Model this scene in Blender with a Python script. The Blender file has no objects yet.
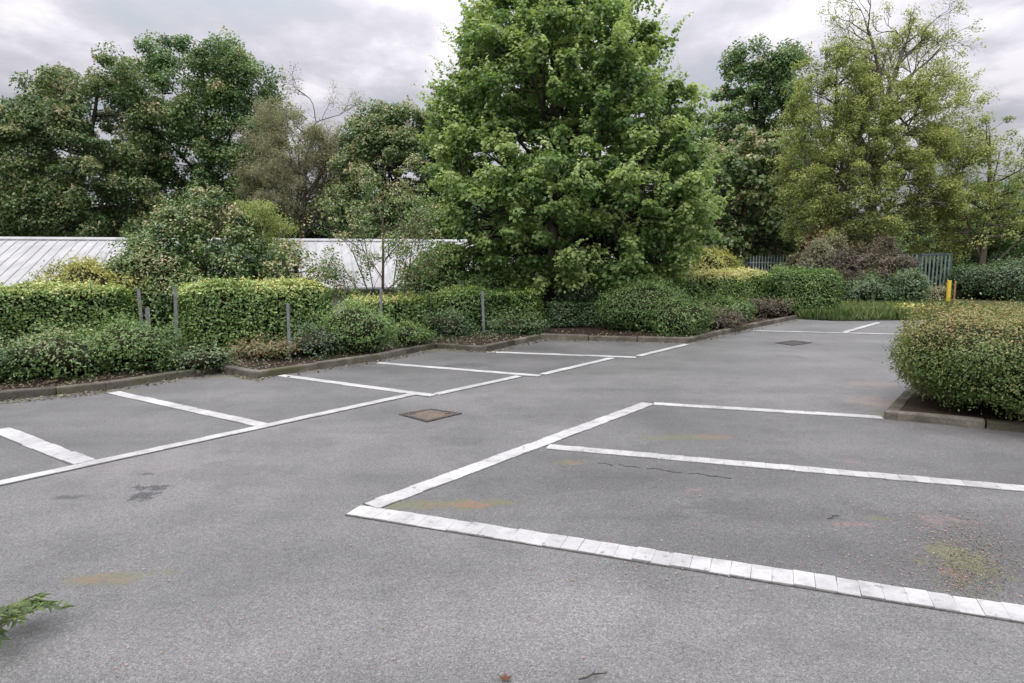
import bpy, math
import numpy as np
from mathutils import Vector

S = bpy.context.scene
COL = S.collection
F = 684.0; W, H = 1024, 683
CAMZ = 1.7; HOR = 255.0
PITCH = math.atan((H / 2 - HOR) / F)
cp, sp = math.cos(PITCH), math.sin(PITCH)

def ray(px, py):
    u = (px - W / 2) / F; v = (H / 2 - py) / F
    return np.array([u, cp + v * sp, -sp + v * cp])
def G(px, py, z=0.0):                       # point of the photograph that lies on height z
    d = ray(px, py); t = (z - CAMZ) / d[2]
    return np.array([d[0] * t, d[1] * t, z])
def P(px, py, Y):                           # point of the photograph at distance Y
    d = ray(px, py); t = Y / d[1]
    return np.array([d[0] * t, Y, CAMZ + d[2] * t])
def G2(px, py):
    g = G(px, py); return g[:2]

# ------------------------------------------------------------------ objects
def tag(o, label=None, cat=None, group=None, kind=None):
    if label: o['label'] = label
    if cat: o['category'] = cat
    if group: o['group'] = group
    if kind: o['kind'] = kind
    return o
def thing(name, loc, label, cat, group=None, rz=0.0):
    o = bpy.data.objects.new(name, None); COL.objects.link(o)
    o.location = [float(v) for v in loc]; o.rotation_euler[2] = rz; o.empty_display_size = .2
    return tag(o, label, cat, group)
def link(name, me, parent=None, loc=None):
    o = bpy.data.objects.new(name, me); COL.objects.link(o)
    if parent is not None: o.parent = parent
    if loc is not None: o.location = [float(v) for v in loc]
    return o

def np_mesh(name, verts, tris, mat, tint=None, smooth=False):
    me = bpy.data.meshes.new(name)
    verts = np.asarray(verts, dtype=np.float32); tris = np.asarray(tris, dtype=np.int32)
    n, k = tris.shape
    me.vertices.add(len(verts)); me.vertices.foreach_set('co', verts.ravel())
    me.loops.add(n * k); me.loops.foreach_set('vertex_index', tris.ravel())
    me.polygons.add(n)
    me.polygons.foreach_set('loop_start', np.arange(0, n * k, k, dtype=np.int32))
    me.polygons.foreach_set('loop_total', np.full(n, k, dtype=np.int32))
    if smooth: me.polygons.foreach_set('use_smooth', np.ones(n, dtype=bool))
    me.update(calc_edges=True)
    if tint is not None:
        a = me.attributes.new('tint', 'FLOAT', 'FACE')
        a.data.foreach_set('value', np.asarray(tint, dtype=np.float32))
    me.materials.append(mat)
    return me

class MB:                                   # collects boxes, bars and polygons into one mesh
    def __init__(s): s.v = []; s.f = []; s.t = []
    def add(s, vs, fs, tint=.5):
        b = len(s.v); s.v += [tuple(map(float, v)) for v in vs]
        s.f += [tuple(i + b for i in f) for f in fs]; s.t += [tint] * len(fs)
    def box(s, c, size, rz=0.0, tint=.5, tilt=0.0):
        x, y, z = [q / 2 for q in size]; ca, sa = math.cos(rz), math.sin(rz); vs = []
        for dz in (-z, z):
            for dx, dy in ((-x, -y), (x, -y), (x, y), (-x, y)):
                vs.append((c[0] + dx * ca - dy * sa, c[1] + dx * sa + dy * ca, c[2] + dz + dx * tilt))
        s.add(vs, [(3, 2, 1, 0), (4, 5, 6, 7), (0, 1, 5, 4), (1, 2, 6, 5), (2, 3, 7, 6), (3, 0, 4, 7)], tint)
    def tube(s, pts, rad, k=8, cap=True, tint=.5):
        v, f = tube_np(np.array(pts, float), np.array(rad, float), k)
        s.add(v, [tuple(q) for q in f], tint)
        if cap:
            b = len(s.v) - len(v); n = len(pts)
            s.f.append(tuple(b + i for i in range(k))[::-1]); s.t.append(tint)
            s.f.append(tuple(b + (n - 1) * k + i for i in range(k))); s.t.append(tint)
    def poly(s, pts, z):
        b = len(s.v); s.v += [(float(p[0]), float(p[1]), z) for p in pts]
        s.f.append(tuple(range(b, b + len(pts)))); s.t.append(.5)
    def build(s, name, mat, parent=None, loc=None, bevel=0, smooth=False):
        me = bpy.data.meshes.new(name); me.from_pydata(s.v, [], s.f)
        me.materials.append(mat)
        a = me.attributes.new('tint', 'FLOAT', 'FACE'); a.data.foreach_set('value', np.array(s.t, dtype=np.float32))
        if smooth: me.polygons.foreach_set('use_smooth', np.ones(len(s.f), dtype=bool))
        o = link(name, me, parent, loc)
        if bevel:
            m = o.modifiers.new('bevel', 'BEVEL'); m.width = bevel; m.segments = 2; m.limit_method = 'ANGLE'
        return o

def tube_np(pts, rad, k=5):
    n = len(pts)
    tan = np.gradient(pts, axis=0); tan /= np.linalg.norm(tan, axis=1, keepdims=True) + 1e-9
    ref = np.array([.31, .17, .93]) if abs(tan[0, 2]) < .9 else np.array([1., .1, 0])
    a = np.cross(tan, ref); a /= np.linalg.norm(a, axis=1, keepdims=True) + 1e-9
    b = np.cross(tan, a)
    th = np.arange(k) * 2 * math.pi / k
    ring = (a[:, None, :] * np.cos(th)[None, :, None] + b[:, None, :] * np.sin(th)[None, :, None]) * rad[:, None, None]
    v = (pts[:, None, :] + ring).reshape(-1, 3)
    i = np.arange(n - 1)[:, None] * k; j = np.arange(k)[None, :]; j2 = (j + 1) % k
    f = np.stack([i + j, i + j2, i + k + j2, i + k + j], axis=-1).reshape(-1, 4)
    return v, f
class Tubes:
    def __init__(s): s.v = []; s.f = []; s.n = 0
    def add(s, pts, rad, k=5):
        v, f = tube_np(np.asarray(pts, float), np.asarray(rad, float), k)
        s.v.append(v); s.f.append(f + s.n); s.n += len(v)
    def build(s, name, mat, parent):
        return link(name, np_mesh(name, np.concatenate(s.v), np.concatenate(s.f), mat, smooth=True), parent)

# ------------------------------------------------------------------ materials
class NT:
    def __init__(s, name):
        s.m = bpy.data.materials.new(name); s.m.use_nodes = True; s.t = s.m.node_tree
        s.t.nodes.clear(); s.out = s.n('ShaderNodeOutputMaterial')
    def n(s, typ, **kw):
        nd = s.t.nodes.new(typ)
        for k, v in kw.items(): setattr(nd, k, v)
        return nd
    def l(s, a, b): s.t.links.new(a, b)
    def math(s, op, a, b=None, clamp=False):
        m = s.n('ShaderNodeMath', operation=op, use_clamp=clamp)
        for i, x in enumerate((a, b)):
            if x is None: continue
            if hasattr(x, 'links'): s.l(x, m.inputs[i])
            else: m.inputs[i].default_value = x
        return m.outputs[0]
    def mix(s, fac, a, b, mode='MIX'):
        m = s.n('ShaderNodeMix', data_type='RGBA', blend_type=mode)
        for sock, x in ((m.inputs[0], fac), (m.inputs[6], a), (m.inputs[7], b)):
            if hasattr(x, 'links'): s.l(x, sock)
            elif isinstance(x, (int, float)): sock.default_value = x
            else: sock.default_value = (*x, 1)
        return m.outputs[2]
    def ramp(s, fac, stops):
        r = s.n('ShaderNodeValToRGB'); e = r.color_ramp.elements
        while len(e) < len(stops): e.new(.5)
        for q, (p, c) in zip(e, stops):
            q.position = p; q.color = (*c, 1) if not isinstance(c, (int, float)) else (c, c, c, 1)
        s.l(fac, r.inputs[0]); return r.outputs[0]
    def noise(s, vec, scale, detail=4, rough=.55):
        t = s.n('ShaderNodeTexNoise'); t.inputs['Scale'].default_value = scale
        t.inputs['Detail'].default_value = detail; t.inputs['Roughness'].default_value = rough
        s.l(vec, t.inputs['Vector']); return t.outputs['Fac']
    def coords(s): return s.n('ShaderNodeTexCoord').outputs['Object']
    def principled(s, color, rough=.8, spec=.3, bump=None, bump_d=.01, bump_s=.5, metal=0):
        p = s.n('ShaderNodeBsdfPrincipled')
        for sock, x in ((p.inputs['Base Color'], color), (p.inputs['Roughness'], rough)):
            if hasattr(x, 'links'): s.l(x, sock)
            elif isinstance(x, (int, float)): sock.default_value = x
            else: sock.default_value = (*x, 1)
        p.inputs['Specular IOR Level'].default_value = spec; p.inputs['Metallic'].default_value = metal
        if bump is not None:
            b = s.n('ShaderNodeBump'); b.inputs['Strength'].default_value = bump_s; b.inputs['Distance'].default_value = bump_d
            s.l(bump, b.inputs['Height']); s.l(b.outputs[0], p.inputs['Normal'])
        s.l(p.outputs[0], s.out.inputs[0]); return p

def leaf_mat(name, stops=None, trans=.28, rough=.5, spec=.35, gain=1.75, grey=.16):
    t = NT(name)
    stops = [(p, tuple(min((q * (1 - grey) + sum(c) / 3 * grey) * gain, .6) for q in c)) for p, c in stops]
    a = t.n('ShaderNodeAttribute', attribute_name='tint')
    c = t.ramp(a.outputs['Fac'], stops)
    p = t.n('ShaderNodeBsdfPrincipled'); t.l(c, p.inputs['Base Color'])
    p.inputs['Roughness'].default_value = rough; p.inputs['Specular IOR Level'].default_value = spec
    tr = t.n('ShaderNodeBsdfTranslucent'); t.l(t.mix(1.0, c, (1.15, 1.2, .7), 'MULTIPLY'), tr.inputs[0])
    mx = t.n('ShaderNodeMixShader'); mx.inputs[0].default_value = trans
    t.l(p.outputs[0], mx.inputs[1]); t.l(tr.outputs[0], mx.inputs[2]); t.l(mx.outputs[0], t.out.inputs[0])
    return t.m
def bark_mat(name, c1, c2, scale=9):
    t = NT(name); co = t.coords()
    mp = t.n('ShaderNodeMapping'); mp.inputs['Scale'].default_value = (1, 1, .25); t.l(co, mp.inputs[0])
    n = t.noise(mp.outputs[0], scale, 6, .65)
    t.principled(t.ramp(n, [(.3, c1), (.7, c2)]), .9, .15, n, .03, .8); return t.m
def plain_mat(name, c1, c2, scale=6, rough=.7, spec=.3, metal=0, bd=.004):
    t = NT(name); n = t.noise(t.coords(), scale, 5, .6)
    t.principled(t.ramp(n, [(.32, c1), (.68, c2)]), rough, spec, n, bd, .4, metal); return t.m

# leaf colours: dark old leaf -> ordinary leaf -> fresh growth (-> young or dying tint)
L = {
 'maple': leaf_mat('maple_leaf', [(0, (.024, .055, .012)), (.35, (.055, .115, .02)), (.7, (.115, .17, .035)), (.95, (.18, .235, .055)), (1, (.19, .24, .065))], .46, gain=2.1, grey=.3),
 'chestnut': leaf_mat('chestnut_leaf', [(0, (.018, .04, .014)), (.45, (.038, .078, .02)), (.75, (.068, .11, .027)), (.9, (.12, .14, .045)), (1, (.16, .12, .06))], .32, gain=2.5, grey=.24),
 'chestnut_brown': leaf_mat('brown_chestnut_leaf', [(0, (.022, .042, .014)), (.45, (.043, .073, .022)), (.75, (.08, .10, .033)), (.92, (.13, .12, .055)), (1, (.18, .135, .08))], .32, gain=2.5, grey=.22),
 'olive': leaf_mat('olive_leaf', [(0, (.05, .065, .018)), (.5, (.115, .14, .034)), (.8, (.175, .20, .05)), (1, (.22, .215, .075))], .45, gain=2.25, grey=.2),
 'dull': leaf_mat('dull_twig_leaf', [(0, (.05, .05, .03)), (.5, (.10, .102, .06)), (1, (.15, .145, .085))], .4, gain=2.),
 'hedge': leaf_mat('hedge_leaf', [(0, (.022, .05, .01)), (.45, (.055, .105, .018)), (.7, (.11, .165, .03)), (.88, (.20, .23, .055)), (1, (.26, .235, .08))], .25, .4, .4, gain=2.1, grey=.18),
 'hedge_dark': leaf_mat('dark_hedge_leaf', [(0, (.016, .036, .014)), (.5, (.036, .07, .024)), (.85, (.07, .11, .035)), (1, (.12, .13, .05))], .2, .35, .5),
 'green': leaf_mat('fresh_shrub_leaf', [(0, (.022, .048, .012)), (.5, (.052, .098, .022)), (.85, (.10, .155, .035)), (1, (.15, .185, .05))], .3, gain=2.1, grey=.22),
 'red': leaf_mat('reddish_shrub_leaf', [(0, (.03, .05, .016)), (.4, (.06, .08, .025)), (.7, (.13, .10, .045)), (1, (.22, .12, .07))], .25),
 'brown': leaf_mat('brown_shrub_leaf', [(0, (.03, .026, .018)), (.5, (.075, .06, .04)), (.85, (.12, .10, .06)), (1, (.09, .12, .04))], .2),
 'bush': leaf_mat('corner_bush_leaf', [(0, (.022, .045, .012)), (.4, (.052, .085, .02)), (.65, (.105, .115, .032)), (.85, (.155, .145, .05)), (1, (.22, .13, .065))], .25, .45, .3, grey=.08),
 'gold': leaf_mat('golden_shrub_leaf', [(0, (.06, .08, .016)), (.5, (.17, .18, .03)), (1, (.33, .29, .06))], .3),
 'grass': leaf_mat('grass_blade', [(0, (.02, .035, .01)), (.45, (.05, .082, .02)), (.8, (.10, .125, .033)), (1, (.15, .125, .06))], .3),
 'weed': leaf_mat('weed_leaf', gain=.95, stops=[(0, (.05, .085, .018)), (.5, (.11, .165, .03)), (1, (.19, .22, .05))], trans=.3),
 'ivy': leaf_mat('mixed_climber_leaf', [(0, (.016, .04, .014)), (.45, (.045, .09, .022)), (.75, (.10, .145, .03)), (.9, (.16, .15, .06)), (1, (.24, .19, .12))], .22, .38, .5),
}
BARK = {
 'dark': bark_mat('dark_bark', (.028, .024, .02), (.075, .065, .055)),
 'grey': bark_mat('grey_bark', (.06, .055, .046), (.15, .14, .12)),
 'twig': bark_mat('twig_bark', (.05, .042, .032), (.11, .095, .075)),
 'core': plain_mat('hedge_twigs', (.012, .014, .008), (.035, .032, .018), 14, .95, .05, 0, .03),
}
BLOSSOM = leaf_mat('chestnut_blossom', [(0, (.32, .28, .17)), (.6, (.48, .42, .27)), (1, (.40, .24, .15))], .2, gain=1)

def stain(t, co, base, px, py, rx, ry, color, strength=.7, ang=0.0, nscale=3.0, namp=.9, soft=.5):
    g = G(px, py)
    sub = t.n('ShaderNodeVectorMath', operation='SUBTRACT'); t.l(co, sub.inputs[0]); sub.inputs[1].default_value = tuple(g)
    mp = t.n('ShaderNodeMapping'); mp.vector_type = 'TEXTURE'
    mp.inputs['Rotation'].default_value = (0, 0, ang); mp.inputs['Scale'].default_value = (rx, ry, 1)
    t.l(sub.outputs[0], mp.inputs[0])
    ln = t.n('ShaderNodeVectorMath', operation='LENGTH'); t.l(mp.outputs[0], ln.inputs[0])
    n = t.noise(co, nscale * 1.3, 6, .75)
    q = t.math('ADD', ln.outputs['Value'], t.math('MULTIPLY', t.math('SUBTRACT', n, .46), namp * 4.6))
    mr = t.n('ShaderNodeMapRange', interpolation_type='SMOOTHSTEP'); t.l(q, mr.inputs[0])
    mr.inputs[1].default_value = 1.0; mr.inputs[2].default_value = 1.0 - soft
    mr.inputs[3].default_value = 0; mr.inputs[4].default_value = strength
    return t.mix(t.math('MULTIPLY', t.math('MULTIPLY', mr.outputs[0], 1.15), t.grain, True), base, color)

def asphalt(name, lo, hi, stains, wear=1.0):
    t = NT(name); co = t.coords()
    big = t.noise(co, .45, 4, .6); mid = t.noise(co, 2.2, 5, .62); fin = t.noise(co, 38, 3, .6)
    v = t.n('ShaderNodeTexVoronoi'); v.inputs['Scale'].default_value = 175; t.l(co, v.inputs['Vector'])
    sep = t.n('ShaderNodeSeparateColor'); t.l(v.outputs['Color'], sep.inputs[0])
    c = t.mix(t.ramp(big, [(.34, 0.), (.66, 1.)]), lo, hi)
    c = t.mix(1.0, c, t.ramp(mid, [(.28, .80), (.5, 1.0), (.72, 1.12)]), 'MULTIPLY')
    c = t.mix(1.0, c, t.ramp(fin, [(.25, .86), (.7, 1.12)]), 'MULTIPLY')
    c = t.mix(1.0, c, t.ramp(sep.outputs[0], [(0., .5), (.3, .9), (.75, 1.05), (1., 1.6)]), 'MULTIPLY')
    dark = t.noise(co, 1.1, 6, .7)
    c = t.mix(t.ramp(dark, [(.52, 0.), (.70, .58)]), c, tuple(q * .5 for q in lo))
    tm = t.n('ShaderNodeMapping'); tm.inputs['Rotation'].default_value = (0, 0, math.radians(-54)); tm.inputs['Scale'].default_value = (.09, .9, 1); t.l(co, tm.inputs[0])
    trk = t.noise(tm.outputs[0], 1.0, 4, .55)                 # worn wheel tracks along the lane
    c = t.mix(1., c, t.ramp(trk, [(.35, .86), (.5, 1.0), (.66, 1.13)]), 'MULTIPLY')
    t.grain = t.math('ADD', t.math('ADD', t.math('MULTIPLY', sep.outputs[2], 1.0), t.math('MULTIPLY', t.math('SUBTRACT', fin, .5), 3.0)), .4)
    for st in stains: c = stain(t, co, c, *st[:4], st[4], **st[5])
    h = t.math('ADD', t.math('MULTIPLY', sep.outputs[1], .5), fin)
    t.principled(c, .66, .42, h, .004, .5)
    return t.m

MOSS = (.10, .10, .05); RUST = (.15, .092, .06); PINK = (.19, .115, .11); OIL = (.03, .03, .033); SILT = (.175, .14, .115)
lane_stains = [
 (112, 577, .34, .11, MOSS, dict(strength=.5, nscale=4)), (98, 580, .16, .08, RUST, dict(strength=.45, nscale=6)),
 (152, 487, .17, .08, OIL, dict(strength=.85, nscale=7, soft=.2)), (143, 496, .13, .1, OIL, dict(strength=.85, nscale=8, soft=.2)),
 (75, 497, .2, .07, OIL, dict(strength=.6, nscale=6)), (148, 474, .06, .03, OIL, dict(strength=.7, nscale=6)),
 (880, 402, .45, .45, SILT, dict(strength=.6, nscale=3)), (868, 385, .6, .3, SILT, dict(strength=.4, nscale=2)),
 (890, 415, .25, .12, MOSS, dict(strength=.6, nscale=5)),
 (120, 469, .25, .05, PINK, dict(strength=.25, nscale=6)), (160, 470, .15, .05, PINK, dict(strength=.25, nscale=6)),
 (793, 343, .9, .45, OIL, dict(strength=.35, nscale=2)), (230, 470, .8, .25, OIL, dict(strength=.22, nscale=1.5)),
]
bay_stains = [
 (455, 505, .45, .14, MOSS, dict(strength=.7, nscale=4, ang=.1)), (470, 505, .3, .08, RUST, dict(strength=.7, nscale=5)),
 (405, 505, .16, .07, MOSS, dict(strength=.8, nscale=6, ang=.8)),
 (568, 463, .2, .12, MOSS, dict(strength=.5, nscale=6)), (574, 464, .09, .05, RUST, dict(strength=.9, nscale=8)),
 (680, 438, .5, .14, MOSS, dict(strength=.55, nscale=3)), (712, 437, .25, .08, RUST, dict(strength=.4, nscale=4)),
 (960, 560, .22, .3, MOSS, dict(strength=.75, nscale=5)), (955, 575, .12, .1, RUST, dict(strength=.5, nscale=7)),
 (880, 519, .12, .05, MOSS, dict(strength=.6, nscale=7)),
 (945, 521, .25, .1, PINK, dict(strength=.35, nscale=7)), (852, 525, .2, .05, PINK, dict(strength=.35, nscale=8)),
 (694, 490, .1, .05, PINK, dict(strength=.35, nscale=8)), (852, 462, .1, .08, PINK, dict(strength=.3, nscale=8)),
 (770, 512, .9, .35, OIL, dict(strength=.28, nscale=2)), (560, 372, .6, .4, OIL, dict(strength=.3, nscale=2)),
 (356, 361, .35, .2, RUST, dict(strength=.4, nscale=5)), (450, 350, .6, .3, MOSS, dict(strength=.5, nscale=3)),
 (205, 378, .3, .16, PINK, dict(strength=.22, nscale=5)), (228, 377, .5, .18, MOSS, dict(strength=.5, nscale=4)),
 (120, 392, .4, .15, MOSS, dict(strength=.4, nscale=4)), (467, 366, .7, .3, OIL, dict(strength=.45, nscale=3)),
]
M = {
 'lane': asphalt('lane_asphalt', (.091, .0903, .0868), (.133, .1318, .1265), lane_stains),
 'bay': asphalt('bay_asphalt', (.073, .0725, .07), (.111, .110, .1065), bay_stains),
 'joint': plain_mat('tar_joint', (.045, .045, .044), (.10, .098, .094), 30, .9, .15),
 'soil': plain_mat('bark_mulch', (.014, .011, .008), (.048, .034, .026), 26, .95, .1, 0, .03),
 'terrain': plain_mat('rough_ground', (.03, .04, .015), (.08, .08, .04), 3, .95, .1, 0, .05),
 'galv': plain_mat('galvanised_steel', (.11, .118, .12), (.20, .212, .22), 12, .5, .5, .3, .001),
 'pale': plain_mat('palisade_steel', (.26, .31, .33), (.38, .44, .46), 5, .5, .5, .2, .001),
 'gate': plain_mat('green_grey_gate_steel', (.075, .11, .105), (.15, .2, .19), 5, .55, .4, .1, .001),
 'gatedark': plain_mat('dark_gate_rail', (.03, .045, .05), (.06, .08, .08), 5, .6, .4, .1, .001),
 'wall': plain_mat('rendered_wall', (.32, .32, .31), (.42, .42, .41), 2, .85, .2),
 'roof': plain_mat('white_sheet_metal', (.31, .314, .318), (.40, .403, .405), 1.6, .55, .35, 0, .001),
 'gutter': plain_mat('dark_gutter', (.05, .055, .06), (.09, .095, .10), 6, .5, .4),
 'iron': plain_mat('cast_iron_frame', (.03, .028, .027), (.075, .068, .062), 30, .75, .3, .2, .003),
 'rust': plain_mat('rusty_cover_fill', (.075, .062, .05), (.135, .105, .082), 22, .9, .2, 0, .006),
 'yellow': plain_mat('yellow_paint', (.42, .31, .03), (.60, .45, .05), 8, .5, .4),
 'orange': plain_mat('faded_orange_paint', (.20, .10, .05), (.30, .16, .08), 8, .6, .3),
 'rock': plain_mat('grey_rock', (.16, .15, .14), (.34, .33, .31), 14, .9, .2, 0, .01),
 'deadleaf': plain_mat('dead_leaf', (.06, .025, .017), (.11, .05, .03), 40, .8, .2),
}
def roof_mat():
    t = NT('weathered_white_roof_sheet'); co = t.coords()
    mp = t.n('ShaderNodeMapping'); mp.inputs['Scale'].default_value = (2.2, .35, .35); mp.inputs['Rotation'].default_value = (0, 0, -.27); t.l(co, mp.inputs[0])
    st = t.noise(mp.outputs[0], 1.6, 6, .65); bl = t.noise(co, .6, 5, .6); sp_ = t.noise(co, 9, 5, .7)
    c = t.ramp(st, [(.3, (.225, .227, .224)), (.6, (.31, .312, .31))])
    c = t.mix(1., c, t.ramp(bl, [(.3, .82), (.65, 1.05)]), 'MULTIPLY')
    c = t.mix(t.ramp(sp_, [(.62, 0.), (.72, .5)]), c, (.16, .16, .13))
    t.principled(c, .6, .3); return t.m
M['roof'] = roof_mat()
def kerb_mat():
    t = NT('mossy_concrete_kerb'); co = t.coords()
    n = t.noise(co, 3.5, 6, .65); m = t.noise(co, 1.6, 5, .6); f = t.noise(co, 60, 3, .6)
    c = t.ramp(n, [(.3, (.05, .046, .038)), (.55, (.105, .096, .08)), (.75, (.16, .15, .13))])
    c = t.mix(t.ramp(m, [(.48, 0.), (.62, .75)]), c, (.05, .052, .022))
    c = t.mix(1., c, t.ramp(f, [(.3, .75), (.7, 1.2)]), 'MULTIPLY')
    a = t.n('ShaderNodeAttribute', attribute_name='tint'); c = t.mix(1., c, t.ramp(a.outputs['Fac'], [(0, .68), (1, 1.3)]), 'MULTIPLY')
    t.principled(c, .92, .15, t.math('ADD', n, f), .012, .6); return t.m
M['kerb'] = kerb_mat()
def paint_mat():
    t = NT('worn_white_block_paint'); co = t.coords()
    a = t.n('ShaderNodeAttribute', attribute_name='tint')
    n = t.noise(co, 7, 6, .7); f = t.noise(co, 70, 3, .6)
    c = t.ramp(n, [(.28, (.25, .247, .238)), (.47, (.355, .355, .348)), (.8, (.41, .41, .405))])
    c = t.mix(1., c, t.ramp(a.outputs['Fac'], [(0, .9), (1, 1.05)]), 'MULTIPLY')
    c = t.mix(t.ramp(f, [(.54, 0.), (.75, .35)]), c, (.2, .2, .19))
    ch = t.noise(co, 13, 7, .78); c = t.mix(t.ramp(ch, [(.585, 0.), (.65, .8)]), c, (.15, .148, .142))
    dt = t.noise(co, 1.3, 5, .65); c = t.mix(1., c, t.ramp(dt, [(.32, .72), (.6, 1.04)]), 'MULTIPLY')
    t.principled(c, .75, .25, t.math('ADD', f, n), .004, .6); return t.m
M['paint'] = paint_mat()

# ------------------------------------------------------------------ camera, world, sun
cam = bpy.data.cameras.new('camera'); co_ = bpy.data.objects.new('camera', cam); COL.objects.link(co_)
co_.location = (0, 0, CAMZ); co_.rotation_euler = (math.pi / 2 - PITCH, 0, 0)
cam.sensor_width = 36; cam.lens = F / W * 36; cam.clip_start = .05; cam.clip_end = 3000
S.camera = co_
SUN_EL, SUN_AZ = math.radians(48), math.radians(196)     # azimuth clockwise from +Y (the view direction)
w = bpy.data.worlds.new('World'); S.world = w; w.use_nodes = True
def build_world():
    t = NT.__new__(NT); t.t = w.node_tree; t.t.nodes.clear()
    out = t.n('ShaderNodeOutputWorld'); bg = t.n('ShaderNodeBackground'); bg.inputs[1].default_value = .1
    sky = t.n('ShaderNodeTexSky', sky_type='NISHITA'); sky.sun_disc = False
    sky.sun_elevation = SUN_EL; sky.sun_rotation = SUN_AZ; sky.dust_density = 2.0
    co = t.n('ShaderNodeTexCoord').outputs['Generated']
    sx = t.n('ShaderNodeSeparateXYZ'); t.l(co, sx.inputs[0])
    zc = t.math('MAXIMUM', sx.outputs[2], 0.0)
    den = t.math('ADD', zc, .16)
    cx = t.n('ShaderNodeCombineXYZ')
    t.l(t.math('DIVIDE', sx.outputs[0], den), cx.inputs[0]); t.l(t.math('DIVIDE', sx.outputs[1], den), cx.inputs[1])
    mp = t.n('ShaderNodeMapping'); mp.inputs['Location'].default_value = (3.1, 1.7, 0); mp.inputs['Scale'].default_value = (1.25, 1.0, 1); t.l(cx.outputs[0], mp.inputs[0])
    n1 = t.noise(mp.outputs[0], 1.15, 7, .56)
    n2 = t.noise(mp.outputs[0], .42, 3, .5)
    q = t.math('ADD', t.math('MULTIPLY', n1, .7), t.math('MULTIPLY', n2, .3))
    cl = t.ramp(q, [(.40, (.60, .655, .72)), (.46, (.69, .685, .755)), (.51, (.84, .81, .885)), (.575, (1.2, 1.16, 1.21))])
    grad = t.math('MULTIPLY', t.math('ADD', t.math('ADD', t.math('MULTIPLY', zc, .45), t.math('MULTIPLY', t.math('MULTIPLY', zc, zc), 3.6)), .42), 9.2)      # an overcast sky is brightest overhead
    vm = t.n('ShaderNodeVectorMath', operation='SCALE'); t.l(cl, vm.inputs[0]); t.l(grad, vm.inputs['Scale'])
    c = t.mix(.93, sky.outputs[0], vm.outputs[0])
    t.l(c, bg.inputs[0]); t.l(bg.outputs[0], out.inputs[0])
build_world()
sun = bpy.data.lights.new('sun', 'SUN'); so = bpy.data.objects.new('sun', sun); COL.objects.link(so)
sun.energy = 1.5; sun.angle = math.radians(14); sun.color = (1, .96, .9)
sd = Vector((math.sin(SUN_AZ) * math.cos(SUN_EL), math.cos(SUN_AZ) * math.cos(SUN_EL), math.sin(SUN_EL)))
so.rotation_euler = sd.to_track_quat('Z', 'Y').to_euler(); so.location = sd * 60
vs = S.view_settings; vs.view_transform = 'Standard'; vs.look = 'None'; vs.exposure = .38; vs.gamma = 1; vs.use_curve_mapping = False
S.cycles.max_bounces = 8; S.cycles.diffuse_bounces = 4; S.cycles.transmission_bounces = 4; S.cycles.use_denoising = True

# ------------------------------------------------------------------ leaves
def unit(v): return v / (np.linalg.norm(v, axis=-1, keepdims=True) + 1e-9)
def leaves_mesh(name, c, nrm, axis, size, ratio, mat, tint, fold=.12):
    n = unit(nrm); t = unit(axis - (axis * n).sum(1, keepdims=True) * n); b = np.cross(n, t)
    s = size[:, None]
    v = np.stack([c - t * s * .5, c + b * s * ratio * .5 + n * s * fold - t * s * .05,
                  c + t * s * .5 - n * s * .06, c - b * s * ratio * .5 + n * s * fold - t * s * .05], 1).reshape(-1, 3)
    i = np.arange(len(c))[:, None] * 4
    f = np.concatenate([i + np.array([[0, 1, 2]]), i + np.array([[0, 2, 3]])], 1).reshape(-1, 3)
    return np_mesh(name, v, f, mat, np.repeat(np.clip(tint, 0, 1), 2))

def sin_noise(p, freq, seed):
    r = np.random.default_rng(seed); out = 0; amp = 1.; tot = 0
    for o in range(3):
        for _ in range(4):
            k = unit(r.normal(size=(1, 3)))[0] * freq * (1.9 ** o) * r.uniform(.7, 1.3)
            out = out + amp * np.sin(p @ k + r.uniform(0, 6.28)); tot += amp * .7
        amp *= .55
    return out / tot * 1.4

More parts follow.
